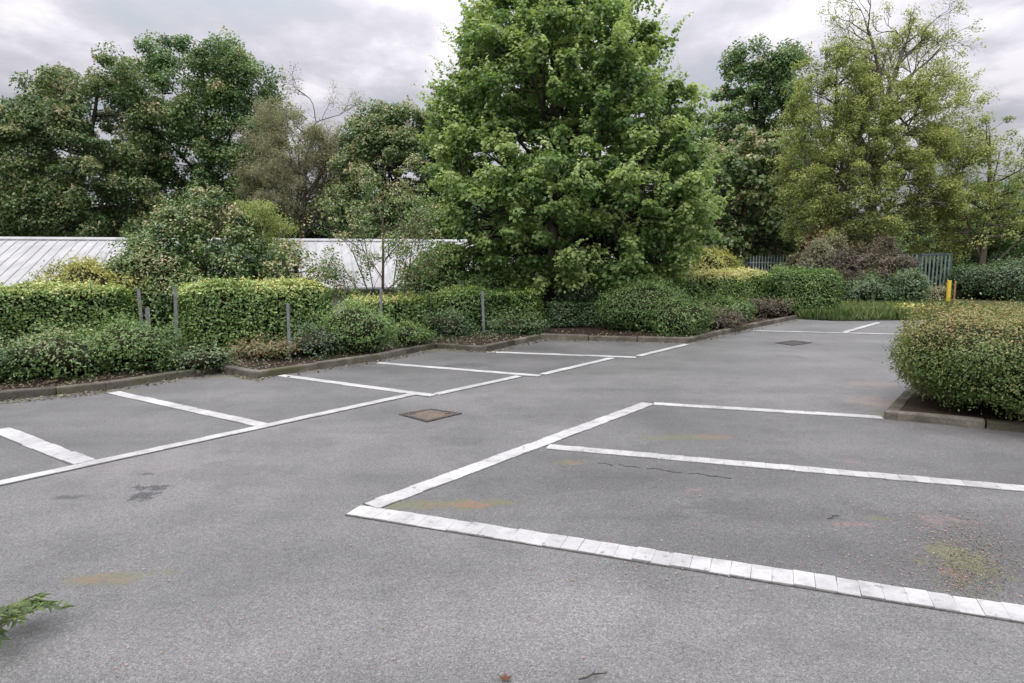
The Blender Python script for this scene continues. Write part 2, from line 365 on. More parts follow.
def shoots(roots, dirs, length, per, size, rng, jitter=.25):
    """leafy shoots: leaves strung along short stems that stand out of the mass"""
    m = len(roots); idx = np.repeat(np.arange(m), per); t = np.tile(np.linspace(.1, 1, per), m)
    d = unit(dirs + rng.normal(size=dirs.shape) * jitter); ln = length * rng.uniform(.5, 1.3, m)
    bend = rng.normal(size=(m, 3)) * .18
    c = roots[idx] + d[idx] * (ln[idx] * t)[:, None] + bend[idx] * (ln[idx] * t ** 2)[:, None]
    side = unit(np.cross(d[idx], rng.normal(size=(m * per, 3))))
    ax = unit(side * .9 + d[idx] * .6); s = size * rng.uniform(.7, 1.2, m * per) * (1.15 - .5 * t)
    nm = unit(d[idx] * .6 + np.array([0, 0, .5]) + rng.normal(size=ax.shape) * .4)
    return c + ax * s[:, None] * .45, nm, ax, s, t
def clump_leaves(cent, rad, per, flat, rng, size, droop=.35, up=.55, tint0=None, tint_sd=.16, top_gain=.22):
    """leaves of many clumps at once; cent (m,3), rad (m,)"""
    m = len(cent); idx = np.repeat(np.arange(m), per)
    d = unit(rng.normal(size=(m * per, 3)))
    flip = (d[:, 2] < 0) & (rng.random(m * per) < .45); d[flip, 2] *= -1
    r = rad[idx] * rng.random(m * per) ** .45
    st_ = rng.uniform(.6, 1.5, (m, 3))[idx]; off = d * r[:, None] * st_; off[:, 2] *= flat
    c = cent[idx] + off
    nrm = unit(d * .45 + np.array([0, 0, up]) + rng.normal(size=d.shape) * .42)
    ax = unit(d * np.array([1, 1, .2]) + np.array([0, 0, -droop]) + rng.normal(size=d.shape) * .55)
    s = size * rng.uniform(.65, 1.25, m * per)
    t = (tint0[idx] if tint0 is not None else .45) + rng.normal(size=m * per) * tint_sd + top_gain * d[:, 2] * (r / rad[idx])  # clump tops paler, undersides darker: young growth plus painted light and shade
    return c, nrm, ax, s, t

def crown_points(rows, Y, n, rng, depth=.9, outer=.55, maxdep=99):
    """points inside a crown whose outline is rows of (py, px_left, px_right) at distance Y"""
    rows = sorted(rows, key=lambda q: -q[0])
    A = np.array([[P(l, y, Y)[2], P(l, y, Y)[0], P(r, y, Y)[0]] for y, l, r in rows])
    zs = np.linspace(A[0, 0], A[-1, 0], 200)
    l = np.interp(zs, A[:, 0], A[:, 1]); r = np.interp(zs, A[:, 0], A[:, 2])
    hw = np.maximum((r - l) / 2, .05); w_ = hw ** 1.35; w_ /= w_.sum()
    k = rng.choice(200, n, p=w_); z = zs[k] + rng.uniform(-.5, .5, n) * (zs[1] - zs[0])
    th = rng.uniform(0, 2 * math.pi, n)
    rr = np.where(rng.random(n) < outer, rng.uniform(.72, 1.0, n), np.sqrt(rng.random(n)) * .8)
    cx = (l + r)[k] / 2
    hd = np.minimum(hw[k] * depth, maxdep)
    return np.stack([cx + hw[k] * rr * np.cos(th), Y + hd * rr * np.sin(th), z], 1), A

def curve_pts(a, b, sag, rng, n=7, wob=.04):
    t = np.linspace(0, 1, n)[:, None]; ln = np.linalg.norm(b - a)
    mid = (a + b) / 2 + np.array([0, 0, sag * ln]) + rng.normal(size=3) * wob * ln
    return (1 - t) ** 2 * a + 2 * t * (1 - t) * mid + t ** 2 * b

def tree(name, label, cat, trunk_px, Y, rows, seed, mat, bark, n_clumps=260, clump_r=.5, per=120, leaf=.14, flat=.6, ratio=.75,
         base_z=0., r0=.2, depth=.9, outer=.55, limbs=16, group=None, blossoms=0, tint=.42, tint_sd=.16, lean=0., top_gain=.22,
         trunk_top=.9, maxdep=99, spread=.12, droop=.35, nshoot=0, shoot_len=.5):
    rng = np.random.default_rng(seed)
    pts, A = crown_points(rows, Y, n_clumps, rng, depth, outer, maxdep)
    bx = P(trunk_px, HOR, Y)[0]; base = np.array([bx, Y, base_z])
    root = thing(name, base, label, cat, group)
    ztop = A[0, 0] + (A[-1, 0] - A[0, 0]) * trunk_top; topx = (A[-1, 1] + A[-1, 2]) / 2 + lean
    top = np.array([topx, Y + .1, ztop])
    T = Tubes()
    n = 14; t = np.linspace(0, 1, n)
    tp = base[None] * (1 - t[:, None]) + top[None] * t[:, None]
    tp[:, 0] = bx + (topx - bx) * t ** 1.5 + np.sin(t * 5 + seed) * .05 * (ztop - base_z) * .25
    tp[:, 1] += np.cos(t * 4 + seed) * .03 * (ztop - base_z) * .25
    tr = r0 * (1 - t) ** .8 + .02; tr[0] *= 1.35
    T.add(tp - base, tr, 10)
    nodes = [tp[5:]]; nr = [tr[5:]]
    for i in range(limbs):
        k = 2 + int(rng.uniform(0, n - 5)); a = tp[k]
        cand = pts[rng.choice(len(pts), 12)]
        cand = cand[np.argmax((cand[:, 2] > a[2] + .2) * 1. + rng.random(12) * .5 + .1 * np.linalg.norm(cand[:, :2] - a[:2], axis=1))]
        b = a + (cand - a) * .88
        q = curve_pts(a, b, -.10, rng, 8, .05); rr = np.linspace(min(tr[k] * .55, r0 * .45), .018, 8)
        T.add(q - base, rr, 6); nodes.append(q[2:]); nr.append(rr[2:])
    nodes = np.concatenate(nodes); nr = np.concatenate(nr)
    for c in pts:
        dv = c - nodes; dist = np.linalg.norm(dv, axis=1) + np.maximum(-dv[:, 2], 0) * 1.0
        j = int(np.argmin(dist)); a = nodes[j]
        q = curve_pts(a, c, .04, rng, 4, .07); T.add(q - base, np.linspace(min(nr[j] * .7, .035), .006, 4), 4)
    T.build('trunk', BARK[bark], root)
    m = len(pts); rad = clump_r * rng.uniform(.6, 1.35, m)
    t0 = tint + rng.normal(size=m) * spread
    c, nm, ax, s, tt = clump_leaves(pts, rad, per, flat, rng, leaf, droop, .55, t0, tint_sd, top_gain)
    if nshoot:
        mid = np.array([(A[:, 1] + A[:, 2]).mean() / 2, Y, 0]); o_ = pts - mid; rad_h = np.linalg.norm(o_[:, :2], axis=1)
        wgt = rad_h + .8 * (pts[:, 2] - pts[:, 2].min()) / 3; k = rng.choice(m, nshoot, p=wgt / wgt.sum())
        dr = unit(np.c_[o_[k, :2] / (rad_h[k, None] + .3) * .8, rng.uniform(.3, 1.3, nshoot)])
        e_ = shoots(pts[k] + dr * rad[k][:, None] * .7, dr, shoot_len, 16, leaf, rng)
        c, nm, ax, s = [np.concatenate([a_, b_]) for a_, b_ in zip((c, nm, ax, s), e_[:4])]; tt = np.concatenate([tt, tint + .1 + .25 * e_[4] + rng.normal(size=len(e_[4])) * .1])
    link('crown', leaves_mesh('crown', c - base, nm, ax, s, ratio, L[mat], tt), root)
    if blossoms:
        k = rng.choice(m, min(blossoms, m), replace=blossoms > m); cc = pts[k]
        dirs = unit(rng.normal(size=(len(k), 3)) + np.array([0, -.5, .5])); cc = cc + dirs * rad[k][:, None] * np.array([1, 1, flat])
        per_b = 14; idx = np.repeat(np.arange(len(k)), per_b); hgt = rng.random(len(idx))
        c = cc[idx] + np.stack([rng.normal(size=len(idx)) * .05 * (1.1 - hgt), rng.normal(size=len(idx)) * .05 * (1.1 - hgt), hgt * .26], 1)
        o = link('blossom', leaves_mesh('blossom', c - base, rng.normal(size=c.shape), rng.normal(size=c.shape), np.full(len(idx), .10), .9, BLOSSOM, rng.random(len(idx))), root)
        tag(o, kind='stuff')
    return root

def bare_tree(name, label, cat, px, Y, seed, bark, leafmat, starts, levels=5, base_z=0., leaf=.07, per=7, r0=.2, shrink=.72, angle=.55, tip_spread=.22, upward=.12, nchild=(2, 3), tint=.5, gl=.36, thin=None):
    """a tree grown branch by branch; starts = list of (px_from, py_from, px_to, py_to, radius, depth shift) for the main limbs"""
    rng = np.random.default_rng(seed)
    base = np.array([P(px, HOR, Y)[0], Y, base_z]); root = thing(name, base, label, cat)
    T = Tubes(); tips = []
    def grow(a, d, ln, r, lev):
        n = 5; pts = [a]; dd = d
        for i in range(n - 1):
            dd = unit(dd + rng.normal(size=3) * .13 + np.array([0, 0, upward * .3])); pts.append(pts[-1] + dd * ln / (n - 1))
        pts = np.array(pts); rr = np.linspace(r, r * .62, n); T.add(pts - base, rr, 6 if r > .05 else 4 if r > .015 else 3)
        if lev == 0 or r < .005:
            tips.append(pts[-1]); tips.append(pts[2]); return
        if lev <= 2: tips.append(pts[3])
        for j in range(int(rng.integers(nchild[0], nchild[1] + 1))):
            q = pts[-1] if j < 2 else pts[int(rng.integers(1, n - 1))]
            side = unit(np.cross(dd, rng.normal(size=3)))
            nd = unit(dd + side * angle * rng.uniform(.6, 1.5) + np.array([0, 0, upward]))
            grow(q, nd, ln * shrink * rng.uniform(.75, 1.2), r * (.62 if j else .68), lev - 1)
    for (x0, y0, x1, y1, r, dy, lev) in starts:
        a = P(x0, y0, Y); b = P(x1, y1, Y + dy)
        if y0 >= 250: a = np.array([a[0], Y, base_z])
        q = curve_pts(a, b, .03, rng, 9, .05); rr = np.linspace(r, r * .55, 9); T.add(q - base, rr, 8)
        d = unit(q[-1] - q[-3]); ln = np.linalg.norm(b - a)
        for f in (3, 4, 5, 6, 7, 8, 8):
            side = unit(np.cross(d, rng.normal(size=3)))
            grow(q[f], unit(d * .7 + side * .75 * (1 if f < 8 else .5) + np.array([0, 0, upward])), ln * gl * rng.uniform(.8, 1.2), rr[f] * .55, lev)
    T.build('trunk', BARK[bark], root)
    tips = np.array(tips)
    if thin: tips = tips[rng.random(len(tips)) < np.interp(tips[:, 2], [P(0, thin[0], Y)[2], P(0, thin[1], Y)[2]], [1, thin[2]])]
    m = len(tips)
    c, nm, ax, s, tt = clump_leaves(tips, np.full(m, tip_spread), per, .8, rng, leaf, .2, .4, tint + rng.normal(size=m) * .15, .18, .1)
    link('crown', leaves_mesh('crown', c - base, nm, ax, s, .65, L[leafmat], tt), root)
    print(name, 'tips', m)
    return root

# ------------------------------------------------------------------ hedges and bushes
def hedge(label, p0, p1, h, thick, seed, mat='hedge', dens=1500, leaf=.055, top=.36, group='clipped hedges behind the kerb', lump=.07, base_z=.06, name='hedge', tint=.37, cat='hedge', ratio=.6, expo=7.):
    """clipped hedge whose front foot runs from p0 to p1 (plan points)"""
    rng = np.random.default_rng(seed)
    p0 = np.array(p0[:2]); p1 = np.array(p1[:2]); dv = p1 - p0; ln = np.linalg.norm(dv); d = dv / ln
    back = np.array([-d[1], d[0]]); back = back if back[1] > 0 else -back
    cen = (p0 + p1) / 2 + back * thick / 2; rz = math.atan2(d[1], d[0])
    root = thing(name, (cen[0], cen[1], base_z), label, cat, group, rz)
    a, b, c = ln / 2, thick / 2, h / 2
    area = np.array([ln * h, ln * h, thick * h, thick * h, ln * thick]); n = int(dens * area.sum())
    f = rng.choice(5, n, p=area / area.sum()); u = rng.uniform(-1, 1, (n, 3))
    nr = np.zeros((n, 3))
    for k, (axis, sg) in enumerate(((1, -1), (1, 1), (0, -1), (0, 1), (2, 1))):
        q = f == k; u[q, axis] = sg; nr[q, axis] = sg
    rr = (np.abs(u) ** expo).sum(1) ** (1 / expo); u2 = u / rr[:, None]
    nr = unit(nr + .6 * np.sign(u2) * np.abs(u2) ** 5)
    p = u2 * np.array([a, b, c])
    nz = sin_noise(p, 3.2, seed) * lump + sin_noise(p, 9, seed + 1) * lump * .5
    inn = -np.abs(rng.normal(size=n)) * .06 + rng.normal(size=n) * .012
    sprout = (rng.random(n) < .04) & (nr[:, 2] > .4); inn = inn + sprout * rng.uniform(.02, .1, n)
    # the skirt thins out and draws in near the ground
    zz = (p[:, 2] + c) / h
    p = p + nr * (nz + inn - .10 * np.clip(.22 - zz, 0, 1) / .22)[:, None]
    keep = rng.random(n) < np.clip(.25 + zz * 5, 0, 1); p, nr, zz, nz, f2 = p[keep], nr[keep], zz[keep], nz[keep], f[keep]
    n = len(p); p[:, 2] += c
    nm = unit(nr * .9 + np.array([0, 0, .45]) + rng.normal(size=(n, 3)) * .5)
    ax = unit(nr * .4 + rng.normal(size=(n, 3)) * .8 + np.array([0, 0, .15]))
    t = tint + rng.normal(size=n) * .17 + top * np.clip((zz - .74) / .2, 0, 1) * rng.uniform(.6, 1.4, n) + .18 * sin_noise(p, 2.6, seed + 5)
    ms = int(area.sum() * 18); k = rng.choice(len(p), ms, p=((nr[:, 2] > .3) * 2.5 + 1) / ((nr[:, 2] > .3) * 2.5 + 1).sum())
    e_ = shoots(p[k], unit(nr[k] + np.array([0, 0, .5])), .085, 8, leaf, rng, .4)
    sz = np.concatenate([leaf * rng.uniform(.6, 1.3, n), e_[3]]); t = np.concatenate([t, t[k].repeat(8) + .1 * e_[4]])
    p, nm, ax = [np.concatenate([a_, b_]) for a_, b_ in zip((p, nm, ax), e_[:3])]
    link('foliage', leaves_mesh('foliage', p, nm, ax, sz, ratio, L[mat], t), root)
    core(root, a, b, c, seed, lump, expo)
    return root

def core(root, a, b, c, seed, lump, expo, shrink=.11):
    """the twig mass inside: keeps daylight from passing straight through"""
    nu, nv = 40, 20
    th = np.linspace(0, 2 * math.pi, nu, endpoint=False); ph = np.linspace(-math.pi / 2, math.pi / 2, nv)
    TH, PH = np.meshgrid(th, ph); d = np.stack([np.cos(PH) * np.cos(TH), np.cos(PH) * np.sin(TH), np.sin(PH)], -1).reshape(-1, 3)
    rr = (np.abs(d) ** expo).sum(1) ** (1 / expo); u = d / rr[:, None]
    if expo < 6: u = flank(u)
    e = np.maximum(np.array([a, b, c]) - shrink, .04); p = u * e
    p = p + unit(d) * (sin_noise(u * np.array([a, b, c]), 3.2, seed) * lump + sin_noise(p, 14, seed + 9) * .02)[:, None]
    p[:, 2] = np.maximum(p[:, 2] + c, 0.0)
    low = p[:, 2] < .12 * 2 * c; p[low, :2] *= .9
    f = []
    for j in range(nv - 1):
        for i in range(nu): f.append((j * nu + i, j * nu + (i + 1) % nu, (j + 1) * nu + (i + 1) % nu, (j + 1) * nu + i))
    link('branches', np_mesh('branches', p, np.array(f), BARK['core'], smooth=True), root)

def flank(u):
    """below its widest line a bush falls almost straight to the ground"""
    u = u.copy(); rh = np.linalg.norm(u[:, :2], axis=1); lo = u[:, 2] < 0
    want = np.where(lo, np.maximum(rh, .62 + .38 * np.clip(1 - (np.abs(u[:, 2]) / 1.0) ** 3, 0, 1)), rh)
    u[:, :2] *= (want / np.maximum(rh, 1e-3))[:, None] * np.where(rh > .15, 1, 0)[:, None] + np.where(rh > .15, 0, 1)[:, None]
    return u
def bush(label, cx, cy, rx, ry, h, seed, mat='green', dens=1500, leaf=.05, lump=.14, tint=.42, top=.15, group=None, name='shrub', cat='shrub', base_z=.06, rz=.6, ratio=.5, shag=.1, expo=2.4, up=.35):
    """rounded shrub: leaves on a lumpy dome with a twiggy middle and short stems at the foot"""
    rng = np.random.default_rng(seed)
    root = thing(name, (cx, cy, base_z), label, cat, group, rz)
    c = h / 2
    area = 2.6 * (rx * ry + (rx + ry) * c * 1.2) * 1.5; n = int(dens * area)
    d = unit(rng.normal(size=(n, 3))); d[:, 2] = np.where((d[:, 2] < -.9), -d[:, 2], d[:, 2])
    rr = (np.abs(d) ** expo).sum(1) ** (1 / expo); u = d / rr[:, None]
    e = np.array([rx, ry, c]); nr = unit(u / e); u = flank(u); p = u * e
    nz = sin_noise(p, 3.6, seed) * lump * 1.15 + sin_noise(p, 9, seed + 1) * lump * .6
    inn = -np.abs(rng.normal(size=n)) * .07 + np.abs(rng.normal(size=n)) * shag * (rng.random(n) < .35)
    p = p + nr * (nz + inn)[:, None]; zz = (p[:, 2] + c) / h
    p[:, 2] = np.maximum(p[:, 2] + c, .02)
    nm = unit(nr * .8 + np.array([0, 0, up]) + rng.normal(size=(n, 3)) * .55)
    ax = unit(nr * .6 + rng.normal(size=(n, 3)) * .7 + np.array([0, 0, .2]))
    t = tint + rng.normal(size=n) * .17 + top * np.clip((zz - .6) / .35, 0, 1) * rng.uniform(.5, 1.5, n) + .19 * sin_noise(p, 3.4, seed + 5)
    ms = int(area * 16); k = rng.choice(len(p), ms); e_ = shoots(p[k], unit(nr[k] + np.array([0, 0, .35])), shag * 1.6, 9, leaf, rng, .4)
    sz = np.concatenate([leaf * rng.uniform(.6, 1.35, n), e_[3]]); t = np.concatenate([t, tint + top * .6 + .2 * e_[4] + rng.normal(size=len(e_[4])) * .12])
    p, nm, ax = [np.concatenate([a_, b_]) for a_, b_ in zip((p, nm, ax), e_[:3])]
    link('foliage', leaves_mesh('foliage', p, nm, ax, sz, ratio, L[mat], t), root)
    core(root, rx, ry, c, seed, lump, expo, .12)
    T = Tubes()
    for i in range(14):
        th = rng.uniform(0, 6.28); q = rng.uniform(.3, .8)
        b = np.array([math.cos(th) * rx * q, math.sin(th) * ry * q, h * rng.uniform(.35, .6)]); a = b * np.array([.35, .35, 0])
        T.add(curve_pts(a, b, .05, rng, 4), [.012, .01, .008, .005], 4)
    T.build('stems', BARK['twig'], root)
    return root
def bush_px(label, xl, xr, ytop, ybase, seed, ry=None, **kw):
    """shrub given by its outline in the photograph, standing where its foot meets the ground"""
    g = G((xl + xr) / 2, ybase); Y = g[1]; rx = (xr - xl) / 2 / F * Y; ry = ry or rx * .8
    zt = P((xl + xr) / 2, ytop, Y + ry * .5)[2]; x = g[0] * (Y + ry * .8) / Y
    return bush(label, x, Y + ry * .8, rx, ry, max(zt - .06, .2), seed, rz=kw.pop('rz', 0.), **kw)

# ------------------------------------------------------------------ ground
kerb_px = [(-120, 411), (-20, 402.5), (57, 395.5), (107, 390), (219, 372.5), (256, 379), (373, 361.5), (436, 348.5), (487, 351.8), (540, 339.5),
           (688, 343.2), (734, 332), (797, 319)]
K = np.array([G2(*q) for q in kerb_px])

def smooth(a, b, x):
    t = np.clip((x - a) / (b - a), 0, 1); return t * t * (3 - 2 * t)
la, lb = np.array([-6.2, 8.6]), np.array([4.5, 15.2]); ld = unit(lb - la); lnrm = np.array([-ld[1], ld[0]])
def terr_z(x, y):
    s = (x - la[0]) * lnrm[0] + (y - la[1]) * lnrm[1]
    left = 1 - smooth(6., 11., x - .15 * y + 1)
    return -.06 - 2.1 * smooth(4., 8.5, s) * left - .5 * smooth(22, 34, y) * (1 - left)
def tz(x, y): return float(terr_z(np.array(x), np.array(y)))
xs = np.unique(np.concatenate([np.linspace(-900, -60, 12), np.linspace(-60, 60, 121), np.linspace(60, 900, 12)]))
ys = np.unique(np.concatenate([np.linspace(-400, -20, 8), np.linspace(-20, 80, 101), np.linspace(80, 1500, 14)]))
X, Yg = np.meshgrid(xs, ys); nx, ny = len(xs), len(ys)
i = (np.arange(ny - 1)[:, None] * nx + np.arange(nx - 1)[None]).ravel()
tag(link('ground', np_mesh('ground', np.stack([X.ravel(), Yg.ravel(), terr_z(X, Yg).ravel()], 1), np.stack([i, i + 1, i + nx + 1, i + nx], 1), M['terrain'], smooth=True)), 'rough earth and grass ground around the car park', kind='structure')

# asphalt: everything in front of the kerb
far_edge = [G2(797, 319), G2(838, 321), G2(905, 320), G2(1000, 318), G2(1300, 316)]
m = MB(); pts = list(K) + far_edge[1:] + [np.array([60, -12.]), np.array([-40., -12.]), np.array([-40., K[0][1] - 2])]
m.poly(pts, 0.0); tag(m.build('car_park_lane', M['lane']), kind='structure')

Lf = [G2(-160, 518), G2(414, 394.5), G2(432, 396), G2(521, 376.5), G2(540, 376.2), G2(614, 358.2), G2(636, 358), G2(688, 344.3)]
m = MB(); m.poly([Lf[0] + np.array([-1., 1.])] + Lf + [q for q in K[::-1][3:]] , .004)
tag(m.build('parking_bays', M['bay']), kind='structure')
R0, R1 = G2(356, 511), G2(648, 404)
Rc1, Rb0, Rb1, Ra1 = G2(1300, 658), G2(541, 446.5), G2(1300, 514), G2(884, 418.5)
m = MB(); m.poly([R0, Rc1, G2(1300, 475), G2(1100, 437), Ra1, R1], .004)
tag(m.build('parking_bays', M['bay']), kind='structure')

def block_line(p, q, width, block, seed, gap=.006, joint=.025, z=.006):
    """a row of white painted blocks with a tar joint along both sides"""
    rng = np.random.default_rng(seed); p = np.array(p); q = np.array(q); ln = np.linalg.norm(q - p); d = (q - p) / ln; nn = np.array([-d[1], d[0]])
    rz = math.atan2(d[1], d[0])
    mj = MB(); c = (p + q) / 2; mj.box((c[0], c[1], z - .003), (ln, width + joint * .9, .006), rz); tag(mj.build('tar_joint', M['joint']), kind='structure')
    mb = MB(); n = max(1, int(ln / block)); st = ln / n
    for k in range(n):
        cc = p + d * (k + .5) * st + nn * rng.normal() * .0035
        mb.box((cc[0], cc[1], z + .001 + rng.normal() * .0008), (st - gap * .4 * rng.uniform(.0, 1.0), width * rng.uniform(.96, 1.05), .009), rz + rng.normal() * .012, float(rng.random()), rng.normal() * .006)
    tag(mb.build('bay_line', M['paint'], bevel=.0015), kind='structure')
wl = .115
block_line(G2(-160, 518.5), G2(414, 394.3), wl, .2, 1, .001)
block_line(G2(0, 430), G2(84, 463.2), .17, .2, 2, .003)
block_line(G2(113, 392.8), G2(264, 426), .14, .2, 3, .003)
block_line(G2(281, 375.8), G2(433, 396.3), .13, .2, 4, .003)
block_line(G2(436, 394.6), G2(519, 376.6), wl, .2, 5, .003)
block_line(G2(377, 363.3), G2(540, 376.3), .13, .2, 6, .003)
block_line(G2(543, 374.6), G2(612, 358.4), wl, .2, 7, .003)
block_line(G2(488, 352.3), G2(636, 357.8), .13, .2, 8, .003)
block_line(G2(639, 356.2), G2(687, 344.5), wl, .2, 9, .003)
block_line(G2(371, 506.8), G2(648, 404), .15, .105, 10, .004, z=.006)
block_line(G2(654, 404.3), G2(882, 418), .13, .105, 11, .003)
block_line(G2(548, 447.3), G2(1300, 514), .14, .105, 12, .004)
block_line(G2(353, 510.8), G2(1300, 658), .17, .105, 13, .005)
block_line(G2(753, 331), G2(1000, 337), .12, .2, 14, .003)
block_line(G2(844, 332.6), G2(879, 322.8), .12, .2, 15, .003)

# crack with moss in the second bay
rng = np.random.default_rng(77); m = MB(); cps = [G2(598 + k * 7, 463.2 + k * .82 + rng.normal() * .5) for k in range(20)]
for a, b in zip(cps[:-1], cps[1:]):
    if rng.random() < .2: continue
    c = (a + b) / 2; dv = b - a; m.box((c[0], c[1], .006), (np.linalg.norm(dv) * 1.05, .012 + .012 * rng.random(), .004), math.atan2(dv[1], dv[0]))
tag(m.build('asphalt_crack', M['joint']), kind='structure')

def kerb_run(path, side, name='kerb', h=.1, wd=.125, closed=False):
    """kerb stones along a plan polyline; side=+1 puts them left of the direction of travel"""
    rng = np.random.default_rng(int(abs(path[0][0] * 100))); m = MB()
    for a, b in zip(path[:-1], path[1:]):
        a = np.array(a); b = np.array(b); dv = b - a; ln = np.linalg.norm(dv); d = dv / ln; nn = np.array([-d[1], d[0]]) * side
        n = max(1, round(ln / .9)); st = ln / n
        for k in range(n):
            c = a + d * (k + .5) * st + nn * (wd / 2 + rng.normal() * .003)
            m.box((c[0], c[1], h / 2 - .03 + rng.normal() * .005), (st - .022 + (.0 if 0 < k < n - 1 else .02), wd, h + .06), math.atan2(dv[1], dv[0]), float(rng.random()), tilt=rng.normal() * .004)
    return tag(m.build(name, M['kerb'], bevel=.018), kind='structure')
kerb_run(K, 1)

# planting bed behind the kerb
def offs(path, o):
    path = np.array(path); out = []
    for j in range(len(path)):
        d = unit(path[min(j + 1, len(path) - 1)] - path[max(j - 1, 0)]); out.append(path[j] + np.array([-d[1], d[0]]) * o)
    return np.array(out)
inner = offs(K, .1); rings = [inner]
for o in (1.2, 2.6, 3.6): rings.append(K + lnrm * o)
rv = np.concatenate([np.c_[r, np.full(len(r), zz)] for r, zz in zip(rings, (.055, .11, .08, -.25))])
n = len(K); f = [(a * n + j, a * n + j + 1, (a + 1) * n + j + 1, (a + 1) * n + j) for a in range(3) for j in range(n - 1)]
tag(link('planting_bed', np_mesh('planting_bed', rv, np.array(f), M['soil'])), kind='structure')

# right island bed with its kerb
C0 = G2(884, 419.3); dB = unit(G2(1100, 440.5) - C0); dA = np.array([.60, .80])
isl = [C0 + dA * 6.5, C0, C0 + dB * 7]
kerb_run(isl, 1, h=.085)
m = MB(); i0 = C0 + dA * .1 + dB * .1
m.poly([i0, C0 + dB * 7 + dA * .1, C0 + dB * 7 + dA * 6.4, C0 + dA * 6.4 + dB * .1], .07)
tag(m.build('island_bed', M['soil']), kind='structure')

# grass at the far edge
gp = [G2(797, 319), G2(838, 321), G2(905, 320), G2(1000, 318), G2(1300, 316)]
m = MB(); m.poly([q + np.array([0, -.02]) for q in gp] + [np.array([30, 34.]), np.array([9., 34.]), np.array([6.2, 22.])], .02)
tag(m.build('grass_ground', M['terrain']), kind='structure')

# ------------------------------------------------------------------ scattered stuff
def scatter_blades(name, pts, seed, h, mat, lean=.35, w_=.02):
    rng = np.random.default_rng(seed); n = len(pts)
    ax = unit(np.c_[rng.normal(size=(n, 2)) * lean, np.ones(n)]); s = h * rng.uniform(.4, 1.3, n) * (1 + .7 * sin_noise(pts, 2.3, seed)).clip(.3)
    nm = np.cross(ax, unit(rng.normal(size=(n, 3))))
    c = pts + ax * s[:, None] * .5
    return leaves_mesh(name, c, nm, ax, s, w_ / h * 2, L[mat], rng.normal(size=n) * .17 + .5 + .35 * sin_noise(pts, 1.6, seed + 2), .02)
rng = np.random.default_rng(5)
n = 26000; u = rng.random(n); a = np.array([G2(799, 319), G2(838, 320.7), G2(905, 319.7), G2(1010, 317.5)])
k = np.interp(u, np.linspace(0, 1, 4), np.arange(4)); k0 = np.minimum(k.astype(int), 2); fr = (k - k0)[:, None]
gpt = a[k0] * (1 - fr) + a[k0 + 1] * fr; gpt[:, 1] += rng.random(n) ** 1.3 * 5.5 + rng.normal(size=n) * .16 + .08
gpt[:, 0] *= gpt[:, 1] / 17.6 * .25 + .75
tag(link('grass', scatter_blades('grass', np.c_[gpt, np.full(n, .02)], 6, .16, 'grass', .4, .012)), 'rough grass verge at the far end of the car park', 'grass', kind='stuff')
# dandelion-like yellow flowers in it
yp = np.array([G2(*q) for q in zip(rng.uniform(893, 925, 160), rng.uniform(309, 315, 160))])
tag(link('wildflowers', leaves_mesh('wildflowers', np.c_[yp, rng.uniform(.1, .22, 160)], rng.normal(size=(160, 3)) + [0, 0, 1.5], rng.normal(size=(160, 3)), np.full(160, .07), 1., L['gold'], rng.uniform(.6, 1, 160))), 'patch of yellow wildflowers in the grass before the green gate', 'wildflowers', kind='stuff')

def litter(n, seed, lo, hi):
    rng = np.random.default_rng(seed); j = rng.integers(0, len(K) - 1, n); f_ = rng.random(n)[:, None]
    p = K[j] * (1 - f_) + K[j + 1] * f_; off = rng.uniform(lo, hi, n)
    p = p + lnrm * off[:, None]
    z = np.interp(off, [.1, 1.2, 2.6], [.06, .112, .085]) + .012
    z = np.where(off < .02, .012, z)
    return np.c_[p, z], rng
pa_, rng = litter(5200, 3, .18, 1.3); pb_, rng = litter(1500, 4, -.28, -.01); p1_ = np.concatenate([pa_, pb_]); n = len(p1_)
tag(link('leaf_litter', leaves_mesh('leaf_litter', p1_, rng.normal(size=(n, 3)) * .35 + [0, 0, 1], rng.normal(size=(n, 3)), rng.uniform(.02, .06, n), .6, L['brown'], rng.random(n))), 'dead leaves lying on the dark soil behind the kerb', 'leaf litter', kind='stuff')
n = 1500; rng = np.random.default_rng(9)
pp = np.array([G2(rng.uniform(560, 1024), rng.uniform(425, 600)) for _ in range(500)] + [G2(rng.normal(945, 40), rng.normal(535, 30)) for _ in range(500)] + [G2(rng.uniform(57, 700), rng.uniform(400, 683)) for _ in range(260)] + [G2(rng.normal(900, 18), rng.normal(411, 9)) for _ in range(240)])
PET = leaf_mat('fallen_petal', [(0, (.32, .13, .14)), (.6, (.30, .20, .16)), (1, (.16, .13, .06))], .1, gain=1)
tag(link('petals', leaves_mesh('petals', np.c_[pp, np.full(n, .009)], rng.normal(size=(n, 3)) * .2 + [0, 0, 1], rng.normal(size=(n, 3)), rng.uniform(.006, .016, n), .8, PET, rng.random(n))), 'tiny fallen pink petals and bits of moss on the asphalt', 'petals', kind='stuff')
# low weeds and creeping plants between the shrubs
p1_, rng = litter(30000, 31, .35, 2.5)
kz = sin_noise(p1_ * np.array([1, 1, 0]), 2.0, 8); keep = rng.random(len(p1_)) < np.clip(kz * .9 + .25, 0, 1); p1_ = p1_[keep]; n = len(p1_)
p1_[:, 2] += rng.random(n) ** 2 * .13
tag(link('ground_cover', leaves_mesh('ground_cover', p1_, rng.normal(size=(n, 3)) * .5 + [0, 0, 1], rng.normal(size=(n, 3)), rng.uniform(.02, .055, n), .5, L['hedge_dark'], rng.normal(size=n) * .25 + .45)), 'low creeping weeds on the soil between the shrubs', 'ground cover', kind='stuff')
